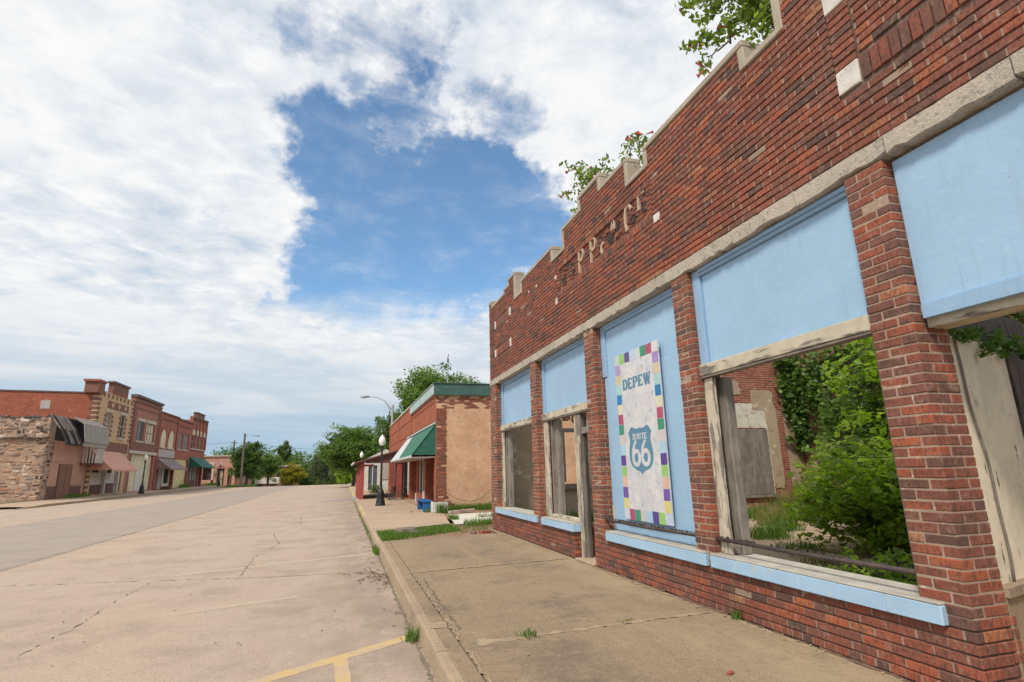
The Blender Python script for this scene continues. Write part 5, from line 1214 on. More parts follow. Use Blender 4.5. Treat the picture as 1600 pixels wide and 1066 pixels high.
# 4 narrower red building
nb = thing('narrow_red_building', 'red brick building with paired grey shuttered windows and cream front', 'building', (XL, 80.2, .3))
Y0, Y1 = 80.15, 86.85
mb = MB(); wall_open(mb, 'x', XL-.4, XL+.03, Y0, Y1, -.1, 8.85, [(80.7, 82.7, 5.2, 7.25), (83.3, 85.6, 5.2, 7.35), (80.5, 86.2, .3, 3.9)]); mb.build('front_wall', 'red_brick_far', nb)
P('body', 'red_brick_far', XL-30, XL-.401, Y0, Y1, -.1, 8.6, nb); LB('cornice', 'dark_cornice', Y0, Y1, 8.853, 9.02, -.4, .2, nb); LB('brick_band', 'brown_brick', Y0+.3, Y1-.4, 8.1, 8.25, .031, .1, nb)
window_set(nb, 80.7, 82.7, 5.2, 7.25, 'grey_shutter', -.1, 'grey_shutter', 1); window_set(nb, 83.3, 85.6, 5.2, 7.35, 'grey_shutter', -.1, 'grey_shutter', 1)
LB('boarding', 'cream_yellow_panel', 80.5, 86.2, .3, 3.9, -.2, -.12, nb); LB('door', 'cream_yellow_panel', 81.3, 83.8, .3, 2.6, -.3, -.21, nb); LB('reveal', 'door_brown', 81.2, 83.9, 2.6, 2.7, -.12, -.05, nb); LB('pier', 'brown_brick', 86.2, 86.8, .3, 4.0, .031, .12, nb)
# 5 corner building
cb_ = thing('corner_brick_building', 'end brick building with four narrow cream-headed windows and raised parapet', 'building', (XL, 86.9, .3))
Y0, Y1 = 86.9, 95.5
nw = [(87.45, 88.7), (89.55, 90.7), (91.6, 92.8), (93.7, 94.9)]
mb = MB(); wall_open(mb, 'x', XL-.4, XL, Y0, Y1, -.1, 9.75, [(a, b, 5.55, 8.1) for a, b in nw]+[(87.4, 95.0, .3, 3.4)]); mb.build('front_wall', 'red_brick_far', cb_)
P('body', 'red_brick_far', XL-30, XL-.401, Y0, Y1, -.1, 9.5, cb_); LB('cornice', 'brown_brick', Y0, Y1+.1, 9.753, 10.0, -.4, .2, cb_); LB('parapet', 'brown_brick', 88.6, 93.2, 10.003, 10.6, -.4, .06, cb_); LB('parapet_cap', 'dark_cornice', 88.5, 93.3, 10.603, 10.75, -.45, .15, cb_)
for i in range(4): LB('pilaster', 'rosy_brick', 89.0+i*2.06-.0, 89.35+i*2.06, 5.5, 9.7, .002, .14, cb_)
for i in range(16): LB('corbel', 'brown_brick', Y0+.2+i*.52, Y0+.45+i*.52, 9.45, 9.7, .002, .12, cb_)
for a, b in nw:
    w = window_set(cb_, a, b, 5.55, 7.45, 'dark_glass', -.14, 'stone_trim', 0, False)
    c = (a+b)/2; mb = MB(); mb.prism([(a-.05, 7.45), (b+.05, 7.45)]+[(c+.68*math.cos(R(t)), 7.6+.62*math.sin(R(t))) for t in range(0, 181, 20)], 'x', XL-.1, XL+.03); mb.build('window_head', 'cream_panel', cb_)
LB('sill_band', 'stone_trim', Y0, Y1, 5.38, 5.54, .002, .16, cb_)
LB('shop_window', 'sky_glass', 88.0, 91.8, 1.2, 3.2, -.3, -.25, cb_); LB('stall_riser', 'brown_brick', 87.6, 92.0, .3, 1.15, -.3, -.1, cb_)
for y in (87.4, 89.2, 90.6, 92.0): LB('shop_post', 'white_siding', y, y+.2, .3, 3.3, -.249, -.1, cb_)
LB('door', 'door_brown', 93.2, 94.5, .3, 3.0, -.3, -.2, cb_); LB('interior', 'door_brown', 87.5, 95, .3, 3.4, -.6, -.5, cb_)
awning_left('green_awning', 'dark green canvas awning on the corner brick building', 87.1, 95.3, 4.35, 2.95, 1.7, 'awning_green', 'awning_green')

# ------------------------------------------------------------------ the ruined stone building
ru = thing('stone_ruin', 'weathered rubble stone building with charred shingle canopy and brown boarded front', 'building', (XL, 48, .2))
YR = 48.0
P('wall_core', 'ruin_mortar', XL-14, XL-.02, YR+.035, YR+.5, -.1, 6.1, ru); P('wall_core', 'ruin_mortar', XL-.5, XL-.03, YR+.5, YR+1.0, -.1, 6.0, ru)
random.seed(21)
def stones(face, u0, u1, zlo, zhi):
    z = zlo
    while z < zhi-.05:
        h = random.uniform(.15, .30); h = min(h, zhi-z); u = u0-random.random()*.3
        while u < u1:
            w = random.uniform(.20, .62); a, b = max(u0, u+.012), min(u1, u+w-.012)
            if b-a > .08:
                zb, zt = z+random.uniform(-.03, .03), z+h-.015+random.uniform(-.05, .03)
                if z > 5.75: m = 'ruin_stone_dark'
                elif z > 4.5: m = random.choice(['ruin_stone_grey', 'ruin_stone_grey', 'ruin_stone_dark', 'ruin_stone', 'ruin_stone_grey', 'whitewash'])
                elif (u1-b) < .5 and face == 'x' or a-u0 < .55 and face == 'y': m = random.choice(['ruin_stone_grey', 'ruin_stone_grey', 'ruin_stone', 'ruin_stone_dark'])
                elif 1.2 < z < 2.8 and .6 < a-u0 < 2.0 and face == 'y' and random.random() < .75-.35*abs(z-2.0): m = 'whitewash'
                else: m = random.choice(['ruin_stone', 'ruin_stone', 'ruin_stone', 'ruin_stone_grey', 'ruin_rust'])
                pr = random.uniform(.0, .06); mb = MB()
                if face == 'y': mb.cbox(XL-b, XL-a, YR-pr+.045, YR+.2, zb, zt, .05, .035)
                else: mb.cbox(XL-.2, XL+pr-.045, YR+a, YR+b, zb, zt, .05, .035)
                mb.build('stone', m, ru)
            u += w
        z += h
stones('y', 0, 3.9, -.02, 4.55); stones('y', 0, 3.9, 4.66, 6.2)
stones('x', 0, 1.05, -.02, 4.4)
mb = MB()
for i in range(8): a = i*.5; mb.cbox(XL-a-.48, XL-a, YR-.16, YR+.2, 4.56, 4.65, .02, .02)
mb.build('string_course', 'ruin_stone_dark', ru)
P('side_wall', 'ruin_mortar', XL-14, XL-.4, 55.0, 55.25, -.1, 6.0, ru)
LB('front_wall', 'stucco_pink', 49.0, 55.2, .2, 4.5, -.35, -.1, ru); LB('upper_panel', 'stucco_pink', 49.2, 54.4, 2.95, 4.35, -.099, -.06, ru)
LB('side_panel', 'stucco_pink', 48.9, 50.4, 1.15, 2.85, -.099, -.05, ru); LB('side_panel', 'stucco_pink', 52.7, 54.6, 1.2, 2.6, -.099, -.05, ru); LB('boarded_door', 'door_brown', 50.6, 52.7, .25, 2.75, -.099, -.04, ru)
LB('door_seam', 'base_maroon', 51.62, 51.66, .3, 2.7, -.039, -.03, ru); LB('door_head', 'stucco_pink', 50.4, 52.9, 2.78, 2.92, -.099, -.02, ru); LB('door_jamb', 'base_maroon', 50.42, 50.58, .25, 2.77, -.099, -.0, ru)
LB('stall_riser', 'base_maroon', 48.9, 50.4, .25, 1.1, -.099, -.02, ru); LB('stall_riser', 'base_maroon', 52.75, 54.6, .25, 1.1, -.099, -.02, ru); P('corner_stone', 'ruin_stone', -21.0, -20.5, 47.6, 48.0, .1, .55, ru, .08)
# sloping shingled canopy, burnt at its near end
can = []
def canopy_pt(y, t): return (XL+1.25*t**.8-.1, y, 6.35-1.95*t-.15*t*t)
for i in range(26):
    y0 = 48.1+i*.285; burnt = i < 10
    segs = [(canopy_pt(y0, 0), canopy_pt(y0, .52)), (canopy_pt(y0, .52), canopy_pt(y0, 1.0))] if burnt else [((XL+.15, y0, 6.42), (XL+.98, y0, 5.86)), ((XL+.98, y0, 5.85), (XL+1.2, y0, 4.45))]
    for k_, (a0, a1) in enumerate(segs):
        th = .05; w = .265 if not burnt else random.uniform(.10, .17)
        if burnt and random.random() < .10: continue
        j = random.uniform(-.05, .05) if burnt else random.uniform(-.012, .012)
        mb = MB(); mb.add([(a0[0]+j, y0, a0[2]), (a1[0]+j, y0, a1[2]), (a1[0]+j, y0+w, a1[2]), (a0[0]+j, y0+w, a0[2]), (a0[0]+j-th, y0, a0[2]-.03), (a1[0]+j-th, y0, a1[2]-.03), (a1[0]+j-th, y0+w, a1[2]-.03), (a0[0]+j-th, y0+w, a0[2]-.03)],
                          [(0, 1, 2, 3), (7, 6, 5, 4), (0, 4, 5, 1), (1, 5, 6, 2), (2, 6, 7, 3), (3, 7, 4, 0)])
        mb.build('plank', random.choice(['charred_wood', 'charred_wood', 'grey_wood']) if burnt else ('shingle_wood' if k_ == 0 else 'shingle_pale'), ru)
P('canopy_back', 'charred_wood', XL-.3, XL-.15, 48.1, 55.4, 4.3, 6.3, ru)
P('canopy_fascia', 'shingle_pale', XL+1.0, XL+1.1, 51.0, 55.5, 4.12, 4.40, ru); P('canopy_fascia', 'charred_wood', XL+.95, XL+1.05, 48.3, 50.95, 4.10, 4.35, ru)
bal = thing('white_balcony', 'small white railed balcony box beside the pink awning', 'balcony', (XL+.5, 54.8, 3))
P('floor', 'base_maroon', XL-.05, XL+1.0, 53.9, 55.45, 2.75, 2.9, bal)
for i in range(7): P('baluster', 'white_siding', XL+.9, XL+.98, 53.95+i*.23, 54.03+i*.23, 2.9, 4.0, bal)
for i in range(4): P('baluster', 'white_siding', XL+.05+i*.22, XL+.13+i*.22, 53.9, 53.98, 2.9, 4.0, bal)
P('rail', 'white_siding', XL+.88, XL+1.0, 53.88, 55.5, 4.0, 4.08, bal); P('rail', 'white_siding', XL, XL+.88, 53.88, 54.0, 4.0, 4.08, bal)

# ------------------------------------------------------------------ arched pink building at the far corner
zq = gz(0, 114)-.0
ar = thing('arched_pink_building', 'single-storey pink building with arched openings beyond the brick row', 'building', (-21, 113, zq))
mb = MB(); YA = 113.0
arches = [(-21.95, -20.75, 0), (-20.15, -19.45, 0)]
wall_open(mb, 'y', YA, YA+.4, -24.6, -18.9, zq-.5, 5.15, [(-24.3, -22.9, zq-.4, 3.3)]+[(a, b, zq-.4, 3.0) for a, b, _ in arches])
for a, b, _ in arches:
    c = (a+b)/2; r = (b-a)/2
    for i in range(8):
        a0, a1 = R(180*i/8), R(180*(i+1)/8)
        mb.prism([(c+r*math.cos(a0), 3.0+r*.0), (c+r*math.cos(a0), 3.0+.001), (c+r*math.cos(a1), 3.0+.001), (c+r*math.cos(a1), 3.0)], 'y', YA, YA+.01)
mb.box(-40, -24.6, YA+.2, YA+.5, zq-.5, 5.0); mb.box(-18.95, -18.9+.3, YA+.4, YA+18, zq-.5, 5.1); mb.build('wall', 'stucco_pink', ar)
for a, b, _ in arches:
    c = (a+b)/2; r = (b-a)/2
    for i in range(9):
        a0, a1 = R(20*i+1), R(20*(i+1)-1); ro = r+.18
        mb = MB(); mb.prism([(c+r*math.cos(a0), 2.75+r*math.sin(a0)), (c+ro*math.cos(a0), 2.75+ro*math.sin(a0)), (c+ro*math.cos(a1), 2.75+ro*math.sin(a1)), (c+r*math.cos(a1), 2.75+r*math.sin(a1))], 'y', YA-.06, YA); mb.build('voussoir', 'rosy_brick', ar)
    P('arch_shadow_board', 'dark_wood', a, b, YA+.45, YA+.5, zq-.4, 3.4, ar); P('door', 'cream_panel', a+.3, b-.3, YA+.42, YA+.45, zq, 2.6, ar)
P('cornice', 'stone_trim', -25.2, -18.7, YA-.25, YA+.4, 5.153, 5.35, ar); P('porch_beam', 'stone_trim', -25.0, -22.2, YA-1.2, YA-.9, 3.75, 4.1, ar); P('porch_beam', 'rosy_brick', -25.0, -22.2, YA-1.15, YA-.95, 3.4, 3.75, ar)
for x in (-24.9, -22.6): P('porch_post', 'stone_trim', x, x+.3, YA-1.2, YA-.9, zq-.5, 3.75, ar)
P('porch_wall', 'stucco_pink', -25, -22.3, YA-1.2, YA-.95, zq-.4, 1.0, ar); P('roof', 'roof_gravel', -40, -19, YA+.4, YA+18, 4.6, 4.7, ar); P('interior', 'dark_wood', -24.5, -22.8, YA+.6, YA+.7, zq-.5, 4.0, ar)
trailer = thing('white_trailer', 'low white trailer parked far off at the end of the street', 'trailer', (-14.2, 122, gz(0, 122)))
zt = gz(0, 122); P('body', 'white_siding', -16.6, -12.2, 121, 123, zt+1.5, zt+2.75, trailer, .05); P('chassis', 'dark_cornice', -16.4, -12.4, 121.2, 122.8, zt+1.2, zt+1.5, trailer)
for x in (-15.6, -13.2): mb = MB(); mb.tube([(x, 120.95, zt+.75), (x, 121.2, zt+.75)], .55, 12); mb.build('wheel', 'black_iron', trailer)
fh = thing('far_house', 'distant low house with pale roof line among the trees', 'building', (-12, 135, gz(0, 135)))
zt = gz(0, 135); P('wall', 'door_brown', -17, -9.5, 134, 140, zt, 3.4, fh); P('roof', 'stone_trim', -17.4, -9.2, 133.6, 140.4, 3.403, 3.7, fh); P('window', 'dark_glass', -14, -12.5, 133.95, 133.99, 1.0, 2.3, fh)

# ------------------------------------------------------------------ trees
def tree(name, label, base, h, crown, mat, n=70, leaf=.4, lpc=70, trunk=.2, cat='tree', group=None, seed=1, low=.35, limbs=7, trunk_h=None):
    """trunk with limbs, leaf clumps spread through an uneven crown; crown = (centre z, rx, ry, rz)"""
    random.seed(seed); t = thing(name, label, cat, base, group)
    x, y, z = base; cz, rx, ry, rz = crown; mb = MB(); top = z+cz
    th = trunk_h or (cz-rz*.55)
    mb.tube([(x, y, z-.3), (x+.05, y, z+th*.5), (x, y+.05, z+th), (x+.1, y, z+cz+rz*.3)], [trunk*1.25, trunk, trunk*.85, trunk*.25], 9)
    tips = []
    for i in range(limbs):
        a = 2*math.pi*i/limbs+random.uniform(-.3, .3); k = random.uniform(.45, .85); zz = random.uniform(-.35, .65)
        e = Vector((x+rx*k*math.cos(a), y+ry*k*math.sin(a), top+rz*zz)); s = Vector((x, y, z+th*random.uniform(.8, 1.1)))
        m = s.lerp(e, .5)+Vector((0, 0, rz*.12)); mb.tube([s, m, e], [trunk*.5, trunk*.3, trunk*.08], 6); tips.append(e)
    mb.build('trunk', 'bark', t)
    cs, rs, ct = [], [], []
    for i in range(n):
        while True:
            p = Vector((random.uniform(-1, 1), random.uniform(-1, 1), random.uniform(-1, 1)))
            if .35 < p.length < 1 and p.z > -.9: break
        bump_ = .82+.22*math.sin(3.1*math.atan2(p.y, p.x)+seed)+.10*math.sin(7*p.z+seed*2)
        p *= bump_*(.72+.28*random.random()); s = random.uniform(.14, .27)
        cs.append((x+p.x*rx, y+p.y*ry, top+p.z*rz)); rs.append((rx*s, ry*s, rz*s*.8)); ct.append(int(lpc*random.uniform(.6, 1.4)))
    foliage('crown', mat, cs, rs, ct, leaf, t)
    return t
tree('round_tree', 'round dark green tree at the kerb past the red canopy', (1.25, 68, .1), 7, (4.05, 4.2, 3.9, 3.25), 'leaf_tree', 520, .27, 75, .2, seed=4, low=.2, trunk_h=1.9)
tree('tall_tree', 'big tree rising behind the green-roofed shop', (7.4, 46, .1), 10.6, (7.0, 4.4, 4.4, 3.8), 'leaf_tree', 430, .24, 80, .3, seed=9)
tree('shade_tree', 'dark tree filling the gap behind the pale street light pole', (4.2, 52, .0), 8, (4.7, 1.9, 2.2, 3.3), 'leaf_tree_dark', 120, .22, 90, .2, seed=12)
tree('street_tree', 'leafy tree beside the wooden street light pole', (-15.6, 104, gz(0, 104)), 7, (4.6, 3.4, 2.9, 4.0), 'leaf_tree_dark', 220, .30, 80, .2, seed=15)
tree('street_tree', 'lighter tree just right of the leafy pole-side tree', (-13.2, 112, gz(0, 112)), 6, (4.3, 3.0, 2.6, 3.2), 'leaf_tree', 150, .30, 70, .2, seed=16)
tree('yellow_bush', 'bright yellow-green bush at the end of the road', (-8.7, 108, gz(0, 108)-.2), 3.6, (2.3, 2.9, 2.4, 2.5), 'leaf_bush_yellow', 130, .26, 80, .12, 'bush', seed=22, trunk_h=.6)
tree('slender_tree', 'slim dark tree standing clear of the far treeline', (-12.2, 128, gz(0, 128)), 8, (8.6, 1.8, 1.6, 2.6), 'leaf_tree_dark', 80, .30, 60, .16, seed=25)
tree('grey_bush', 'grey-green bushy tree right of the yellow bush', (-3.9, 112, gz(0, 112)), 5, (3.6, 3.0, 2.6, 3.3), 'leaf_tree_grey', 170, .26, 80, .14, seed=31, trunk_h=1.0)
tree('grey_bush', 'smaller grey-green bush beside the round dark tree', (-.7, 104, gz(0, 104)), 4, (2.6, 2.2, 2, 2.7), 'leaf_tree_grey', 120, .26, 80, .14, seed=33, trunk_h=.8)
tree('bright_shrub', 'bright lime-green shrub under the round dark tree', (.6, 98, gz(0, 98)-.2), 3, (1.6, 2.2, 2.2, 1.8), 'leaf_bright', 60, .22, 80, .1, 'shrub', seed=35, trunk_h=.4)
tree('bright_shrub', 'lime-green shrub behind the kerb at the street end', (3.2, 95, gz(0, 95)-.2), 3, (1.6, 2.0, 2.2, 1.7), 'leaf_bright', 55, .22, 80, .1, 'shrub', seed=36, trunk_h=.4)
tree('roof_line_tree', 'small tree showing over the arched pink building', (-24.5, 140, gz(0, 140)), 9, (8.4, 2.0, 2.0, 2.0), 'leaf_tree_dark', 40, .32, 60, .2, seed=41)
# the far wood that closes the view
mb_c, mb_r, mb_n = [], [], []
random.seed(50)
for i in range(300):
    x = random.uniform(-46, 26); y = random.uniform(135, 165); hgt = random.uniform(7.0, 10.3)+(.8 if -24 < x < -12 else 0)
    for zz in (.2, .45, .7, .92): mb_c.append((x+random.uniform(-1, 1), y, gz(0, y)+hgt*zz)); mb_r.append((2.2, 2.0, hgt*.17)); mb_n.append(70)
fw = foliage('treeline', 'leaf_tree_dark', mb_c, mb_r, mb_n, .62, None)

# ------------------------------------------------------------------ greenery in and on the ruin
random.seed(60)
ivy = thing('ivy', 'dense dark ivy smothering the rear wall inside the roofless storefront', 'ivy', (13.2, 11, .2))
cs, rs, ct = [], [], []
for _ in range(260):
    y = random.uniform(4.5, 13.3); z = random.uniform(.6, 4.9)
    cs.append((13.15-random.random()*.45, y, z)); rs.append((.28, .42, .36)); ct.append(58)
for _ in range(90):                                   # creeping round the corner on to the party wall
    u = 13.2-abs(random.gauss(0, .22)); z = random.uniform(2.0, 4.9)
    if z < 3: u = 13.25-abs(random.gauss(0, .08))
    cs.append((u, 13.22-random.random()*.12, z)); rs.append((.24, .12, .30)); ct.append(48)
for u, z in ((12.95, 2.25), (12.78, 2.2), (13.05, 2.3), (12.62, 2.28)): cs.append((u, 13.2, z)); rs.append((.14, .06, .12)); ct.append(14)
foliage('leaves', 'leaf_ivy', cs, rs, ct, .135, ivy, shape=1.5)
mb = MB()
for _ in range(14):
    y = random.uniform(5, 13); mb.tube([(13.25, y, .2), (13.22, y+random.uniform(-.3, .3), 2.5), (13.25, y+random.uniform(-.6, .6), 4.6)], [.03, .022, .01], 5)
mb.build('stems', 'bark', ivy)
def sapling(name, label, base, pts, mat, leaf, n, rad, stems=5, hgt=3., seed=1, cat='shrub', spread=1.):
    random.seed(seed); t = thing(name, label, cat, base); x, y, z = base; mb = MB(); cs, rs, ct = [], [], []
    for i in range(stems):
        a = 2*math.pi*i/stems+random.uniform(-.5, .5); h = hgt*random.uniform(.65, 1.05); rr = rad*random.uniform(.35, 1.)
        e = Vector((x+rr*math.cos(a), y+rr*math.sin(a), z+h)); m = Vector((x+.35*rr*math.cos(a), y+.35*rr*math.sin(a), z+h*.55))
        mb.tube([(x+.05*math.cos(a), y+.05*math.sin(a), z-.05), m, e], [.028, .02, .006], 5)
        for k in range(n):
            tt = random.uniform(.22, 1.02); q = (Vector((x, y, z)).lerp(m, tt*2) if tt < .5 else m.lerp(e, (tt-.5)*2))
            off = Vector((random.gauss(0, 1), random.gauss(0, 1), random.gauss(-.1, .55)))*(.30*spread)
            c = q+off; mb.tube([q, c], [.007, .003], 4); cs.append(tuple(c)); rs.append((.17*spread, .17*spread, .10*spread)); ct.append(16)
    mb.build('stems', 'bark', t); foliage('leaves', mat, cs, rs, ct, leaf, t, up=.6, shape=1.35)
    return t
sapling('sapling', 'tall bright green sapling crowding the large empty window', (9.6, 6.7, .22), None, 'leaf_bright', .13, 26, 1.2, 9, 3.5, 71, spread=1.25)
sapling('sapling', 'second pale green sapling deeper inside the roofless storefront', (11.0, 8.6, .22), None, 'leaf_bright', .13, 22, 1.1, 8, 3.0, 73, spread=1.3)
sapling('leafy_shrub', 'broad bushy green shrub in the middle of the ruined floor', (7.9, 6.5, .22), None, 'leaf_bright', .12, 34, 1.35, 11, 1.5, 87, spread=1.25)
sapling('sapling', 'slim leafy sapling at the left of the overgrown window view', (9.4, 7.9, .22), None, 'leaf_tree', .13, 24, .8, 7, 3.0, 88, spread=1.15)
sapling('sapling', 'light green sapling reaching the beam at the right of the window', (9.0, 6.85, .22), None, 'leaf_bright', .13, 30, .75, 8, 4.0, 89, spread=1.2)
sapling('leafy_shrub', 'darker low shrub leaning over the floor behind the near window', (7.2, 5.35, .22), None, 'leaf_bright', .11, 24, .95, 8, 1.55, 77, spread=1.1)
sapling('leafy_shrub', 'mid-height shrub between the saplings and the ivy wall', (9.8, 7.6, .22), None, 'leaf_tree', .12, 26, 1.3, 9, 2.0, 79, spread=1.3)
def grass_patch(name, label, mat, cx, cy, rx, ry, n, h, z, kind='stuff', w=.012, lean=.6):
    P_ = []
    while len(P_) < n:
        a, r = random.random()*2*math.pi, random.random()**.6
        P_.append((cx+rx*r*math.cos(a), cy+ry*r*math.sin(a), z))
    o = blades(name, mat, P_, h, w, None, kind, lean); return o
grass_patch('grass', '', 'grass_dry', 11.6, 11.2, .9, .7, 900, .85, .22, w=.016, lean=1.5)
grass_patch('grass', '', 'grass_blade', 11.3, 11.4, 1.0, .9, 700, .6, .22, w=.016, lean=1.4)
grass_patch('grass', '', 'grass_blade', 10.0, 12.2, .9, .8, 700, .34, .22, w=.016, lean=1.3)
grass_patch('grass', '', 'grass_blade', 7.7, 8.9, .5, .4, 420, .26, .22, w=.013, lean=1.4)
grass_patch('grass', '', 'grass_blade', 5.2, 5.6, .9, .4, 420, .13, .21, w=.01, lean=.9)
grass_patch('grass', '', 'grass_blade', 4.5, 12.6, .7, .6, 900, .42, .21, w=.015, lean=.8)
grass_patch('grass', '', 'grass_blade', 6.0, 12.7, 1.0, .5, 700, .35, .21, w=.015, lean=.8)
weedp = sapling('floor_weeds', 'low broad-leaved weeds along the inside of the big window', (5.6, 4.4, .2), None, 'leaf_bright', .06, 26, .8, 9, .35, 83, 'weeds', .55)
for wx, wy, n, h, m in ((4.6, 4.9, 160, .16, 'grass_blade'), (6.4, 6.3, 200, .20, 'grass_dry'), (7.0, 7.4, 220, .18, 'grass_blade'), (5.6, 5.0, 120, .12, 'grass_dry'), (8.8, 9.6, 260, .35, 'grass_blade'), (9.4, 10.6, 300, .45, 'grass_dry'), (5.0, 3.9, 200, .2, 'grass_blade')):
    grass_patch('grass', '', m, wx, wy, .42, .28, n, h, .22, w=.011, lean=1.5)
mb = MB()
for _ in range(500):
    x, y = random.uniform(4, 12), random.uniform(3, 12.5); a = random.random()*3.14; l = random.uniform(.02, .07); dx, dy = l*math.cos(a), l*math.sin(a)
    mb.add([(x-dx, y-dy, .232), (x+dy*.4, y-dx*.4, .245), (x+dx, y+dy, .236), (x-dy*.4, y+dx*.4, .25)], [(0, 1, 2, 3)])
o = mb.build('leaf_litter', 'debris_brown'); o['kind'] = 'stuff'
# strip of grass between the pavements
P_ = []
random.seed(90)
while len(P_) < 4300:
    x, y = random.uniform(.87, 3.7), random.uniform(12.5, 15.4)
    e = 13.3-.18*(x-1)
    if (x < 2.9 and 12.7+.70*max(0, x-1.0) < y < 14.7+.32*(x-1) and random.random() < .95) or (x >= 2.6 and 13.6 < y < 15.3 and random.random() < .16): P_.append((x, y, .10))
blades('grass', 'grass_blade', P_, .105, .011, None, 'stuff', .9)
for cx, cy, rx, ry, n, h in ((4.6, 20.9, 1.6, .28, 1500, .22), (5.6, 20.7, .8, .4, 700, .25), (4.9, 17.4, .8, .12, 420, .14), (3.35, 17.3, .14, .45, 260, .13), (3.9, 15.2, .7, .5, 800, .15), (3.45, 19.95, .2, .14, 220, .34), (3.0, 20.55, .12, .1, 70, .12), (.72, 16, .04, 2.6, 110, .06), (.70, 20, .04, 4, 80, .06), (.72, 12.0, .06, .5, 240, .10)):
    grass_patch('grass', '', 'grass_blade', cx, cy, rx, ry, n, h, .135 if cx > .8 else .01)
grass_patch('grass', '', 'grass_blade', -20.2, 84.5, .5, 1.6, 400, .45, .25, w=.03); grass_patch('grass', '', 'grass_blade', -20.0, 99, 1.2, 3, 900, .5, .1, w=.03); grass_patch('grass', '', 'grass_blade', -16.5, 101, 3.0, 3, 1400, .4, -.2, w=.03); grass_patch('grass', '', 'grass_blade', -20.0, 52.5, .3, 2.4, 400, .3, .25, w=.02)
def weed(label, x, y, z, n, h, r, seed, mat='grass_blade'):
    random.seed(seed); t = thing('weed_tuft', label, 'weed', (x, y, z), 'weeds in the pavement cracks')
    P_ = [(x+random.gauss(0, r), y+random.gauss(0, r), z) for _ in range(n)]; blades('blades', mat, P_, h, .009, t, 'stuff', 1.2)
weed('leafy weed tuft growing where the yellow line meets the kerb', .715, 5.75, .008, 90, .11, .045, 101); weed('small green weed tuft in the pavement joint near the kerb', 1.62, 4.93, .165, 60, .05, .045, 102); weed('tiny dry weed in the pavement slab joint by the wall', 2.62, 4.98, .17, 40, .03, .05, 103, 'grass_dry'); weed('weed sprig at the foot of the low brick wall', 3.56, 4.65, .185, 40, .09, .03, 104)
weed('sprig of weed below the last sill by the doorway', 3.565, 2.72, .185, 26, .08, .02, 105)
# stump, twigs and litter
stump = thing('tree_stump', 'cut grey tree stump in the grass strip', 'stump', (1.55, 14.3, .08))
mb = MB(); pf = [(random.uniform(.85, 1.15)) for _ in range(14)]; vs = []
for k, (r, z) in enumerate(((.30, -.05), (.25, .05), (.22, .12), (.18, .14))):
    for j in range(14): a = 2*math.pi*j/14; vs.append((1.55+r*pf[j]*1.25*math.cos(a), 14.3+r*pf[j]*math.sin(a), .09+z+random.uniform(-.02, .02)))
mb.add(vs, [(i*14+j, i*14+(j+1) % 14, (i+1)*14+(j+1) % 14, (i+1)*14+j) for i in range(3) for j in range(14)]+[tuple(42+j for j in range(14))]); mb.build('bole', 'stump_wood', stump)
for _ in range(5):
    a = random.random()*6.28; mb = MB(); mb.cbox(1.6+.42*math.cos(a)-.12, 1.6+.42*math.cos(a)+.12, 14.2+.25*math.sin(a)-.06, 14.2+.25*math.sin(a)+.06, .09, .18, .02, .02); mb.build('root', 'stump_wood', stump)
random.seed(111)
mb = MB()
for _ in range(130):
    x = .74-abs(random.gauss(0, .17)); y = random.gauss(9.2, .38) if random.random() < .6 else random.uniform(6, 16)
    a = random.random()*3.14; l = random.uniform(.012, .05); z = .012
    dx, dy = l*math.cos(a), l*math.sin(a); mb.add([(x-dx, y-dy, z), (x+dy*.25, y-dx*.25, z+.008), (x+dx, y+dy, z+.004), (x-dy*.25, y+dx*.25, z+.012)], [(0, 1, 2, 3)])
for _ in range(16):
    x = .52+random.gauss(0, .14); y = 9.3+random.gauss(0, .3); a = random.random()*6.28; l = random.uniform(.06, .2); mb.tube([(x, y, .014), (x+l*.5*math.cos(a), y+l*.5*math.sin(a), .024), (x+l*math.cos(a+.3), y+l*math.sin(a+.3), .014)], .005, 4)
o = mb.build('leaf_litter', 'debris_brown'); o['kind'] = 'stuff'
mb = MB()
for _ in range(260):
    r_ = random.random()
    if r_ < .45: x, y, z = random.uniform(-6, .6), random.uniform(2.2, 20), .006
    elif r_ < .7: x, y, z = random.uniform(1.1, 3.5), random.uniform(2.4, 12), .168
    else: x, y, z = 3.58-abs(random.gauss(0, .07)), random.uniform(1.5, 8.2), .186
    s = random.uniform(.003, .009); mb.cbox(x-s, x+s*1.3, y-s, y+s, z, z+s*1.2, s*.4, s*.4)
o = mb.build('grit', 'kerb_concrete'); o['kind'] = 'stuff'
def litter(label, x, y, z, dx, dy, dz, mat, rot):
    t = thing('brick_fragment', label, 'rubble', (x, y, z)); mb = MB(); mb.cbox(-dx, dx, -dy, dy, 0, dz, .004, .005); mb.build('fragment', mat, t, local=True); t.rotation_euler.z = rot
litter('small red brick chip lying on the pavement near the wall', 2.62, 3.55, .170, .028, .014, .018, 'brick_scrap', .4); litter('pale flat stone chip on the pavement', 1.95, 3.30, .166, .035, .02, .008, 'stone_trim', 1.0)
litter('dark rubble lump at the far end of the storefront', 3.3, 13.15, .11, .12, .08, .07, 'brick_scrap', .3); litter('broken brick beside the dark rubble lump', 3.05, 13.3, .11, .10, .06, .05, 'stump_wood', 1.2)
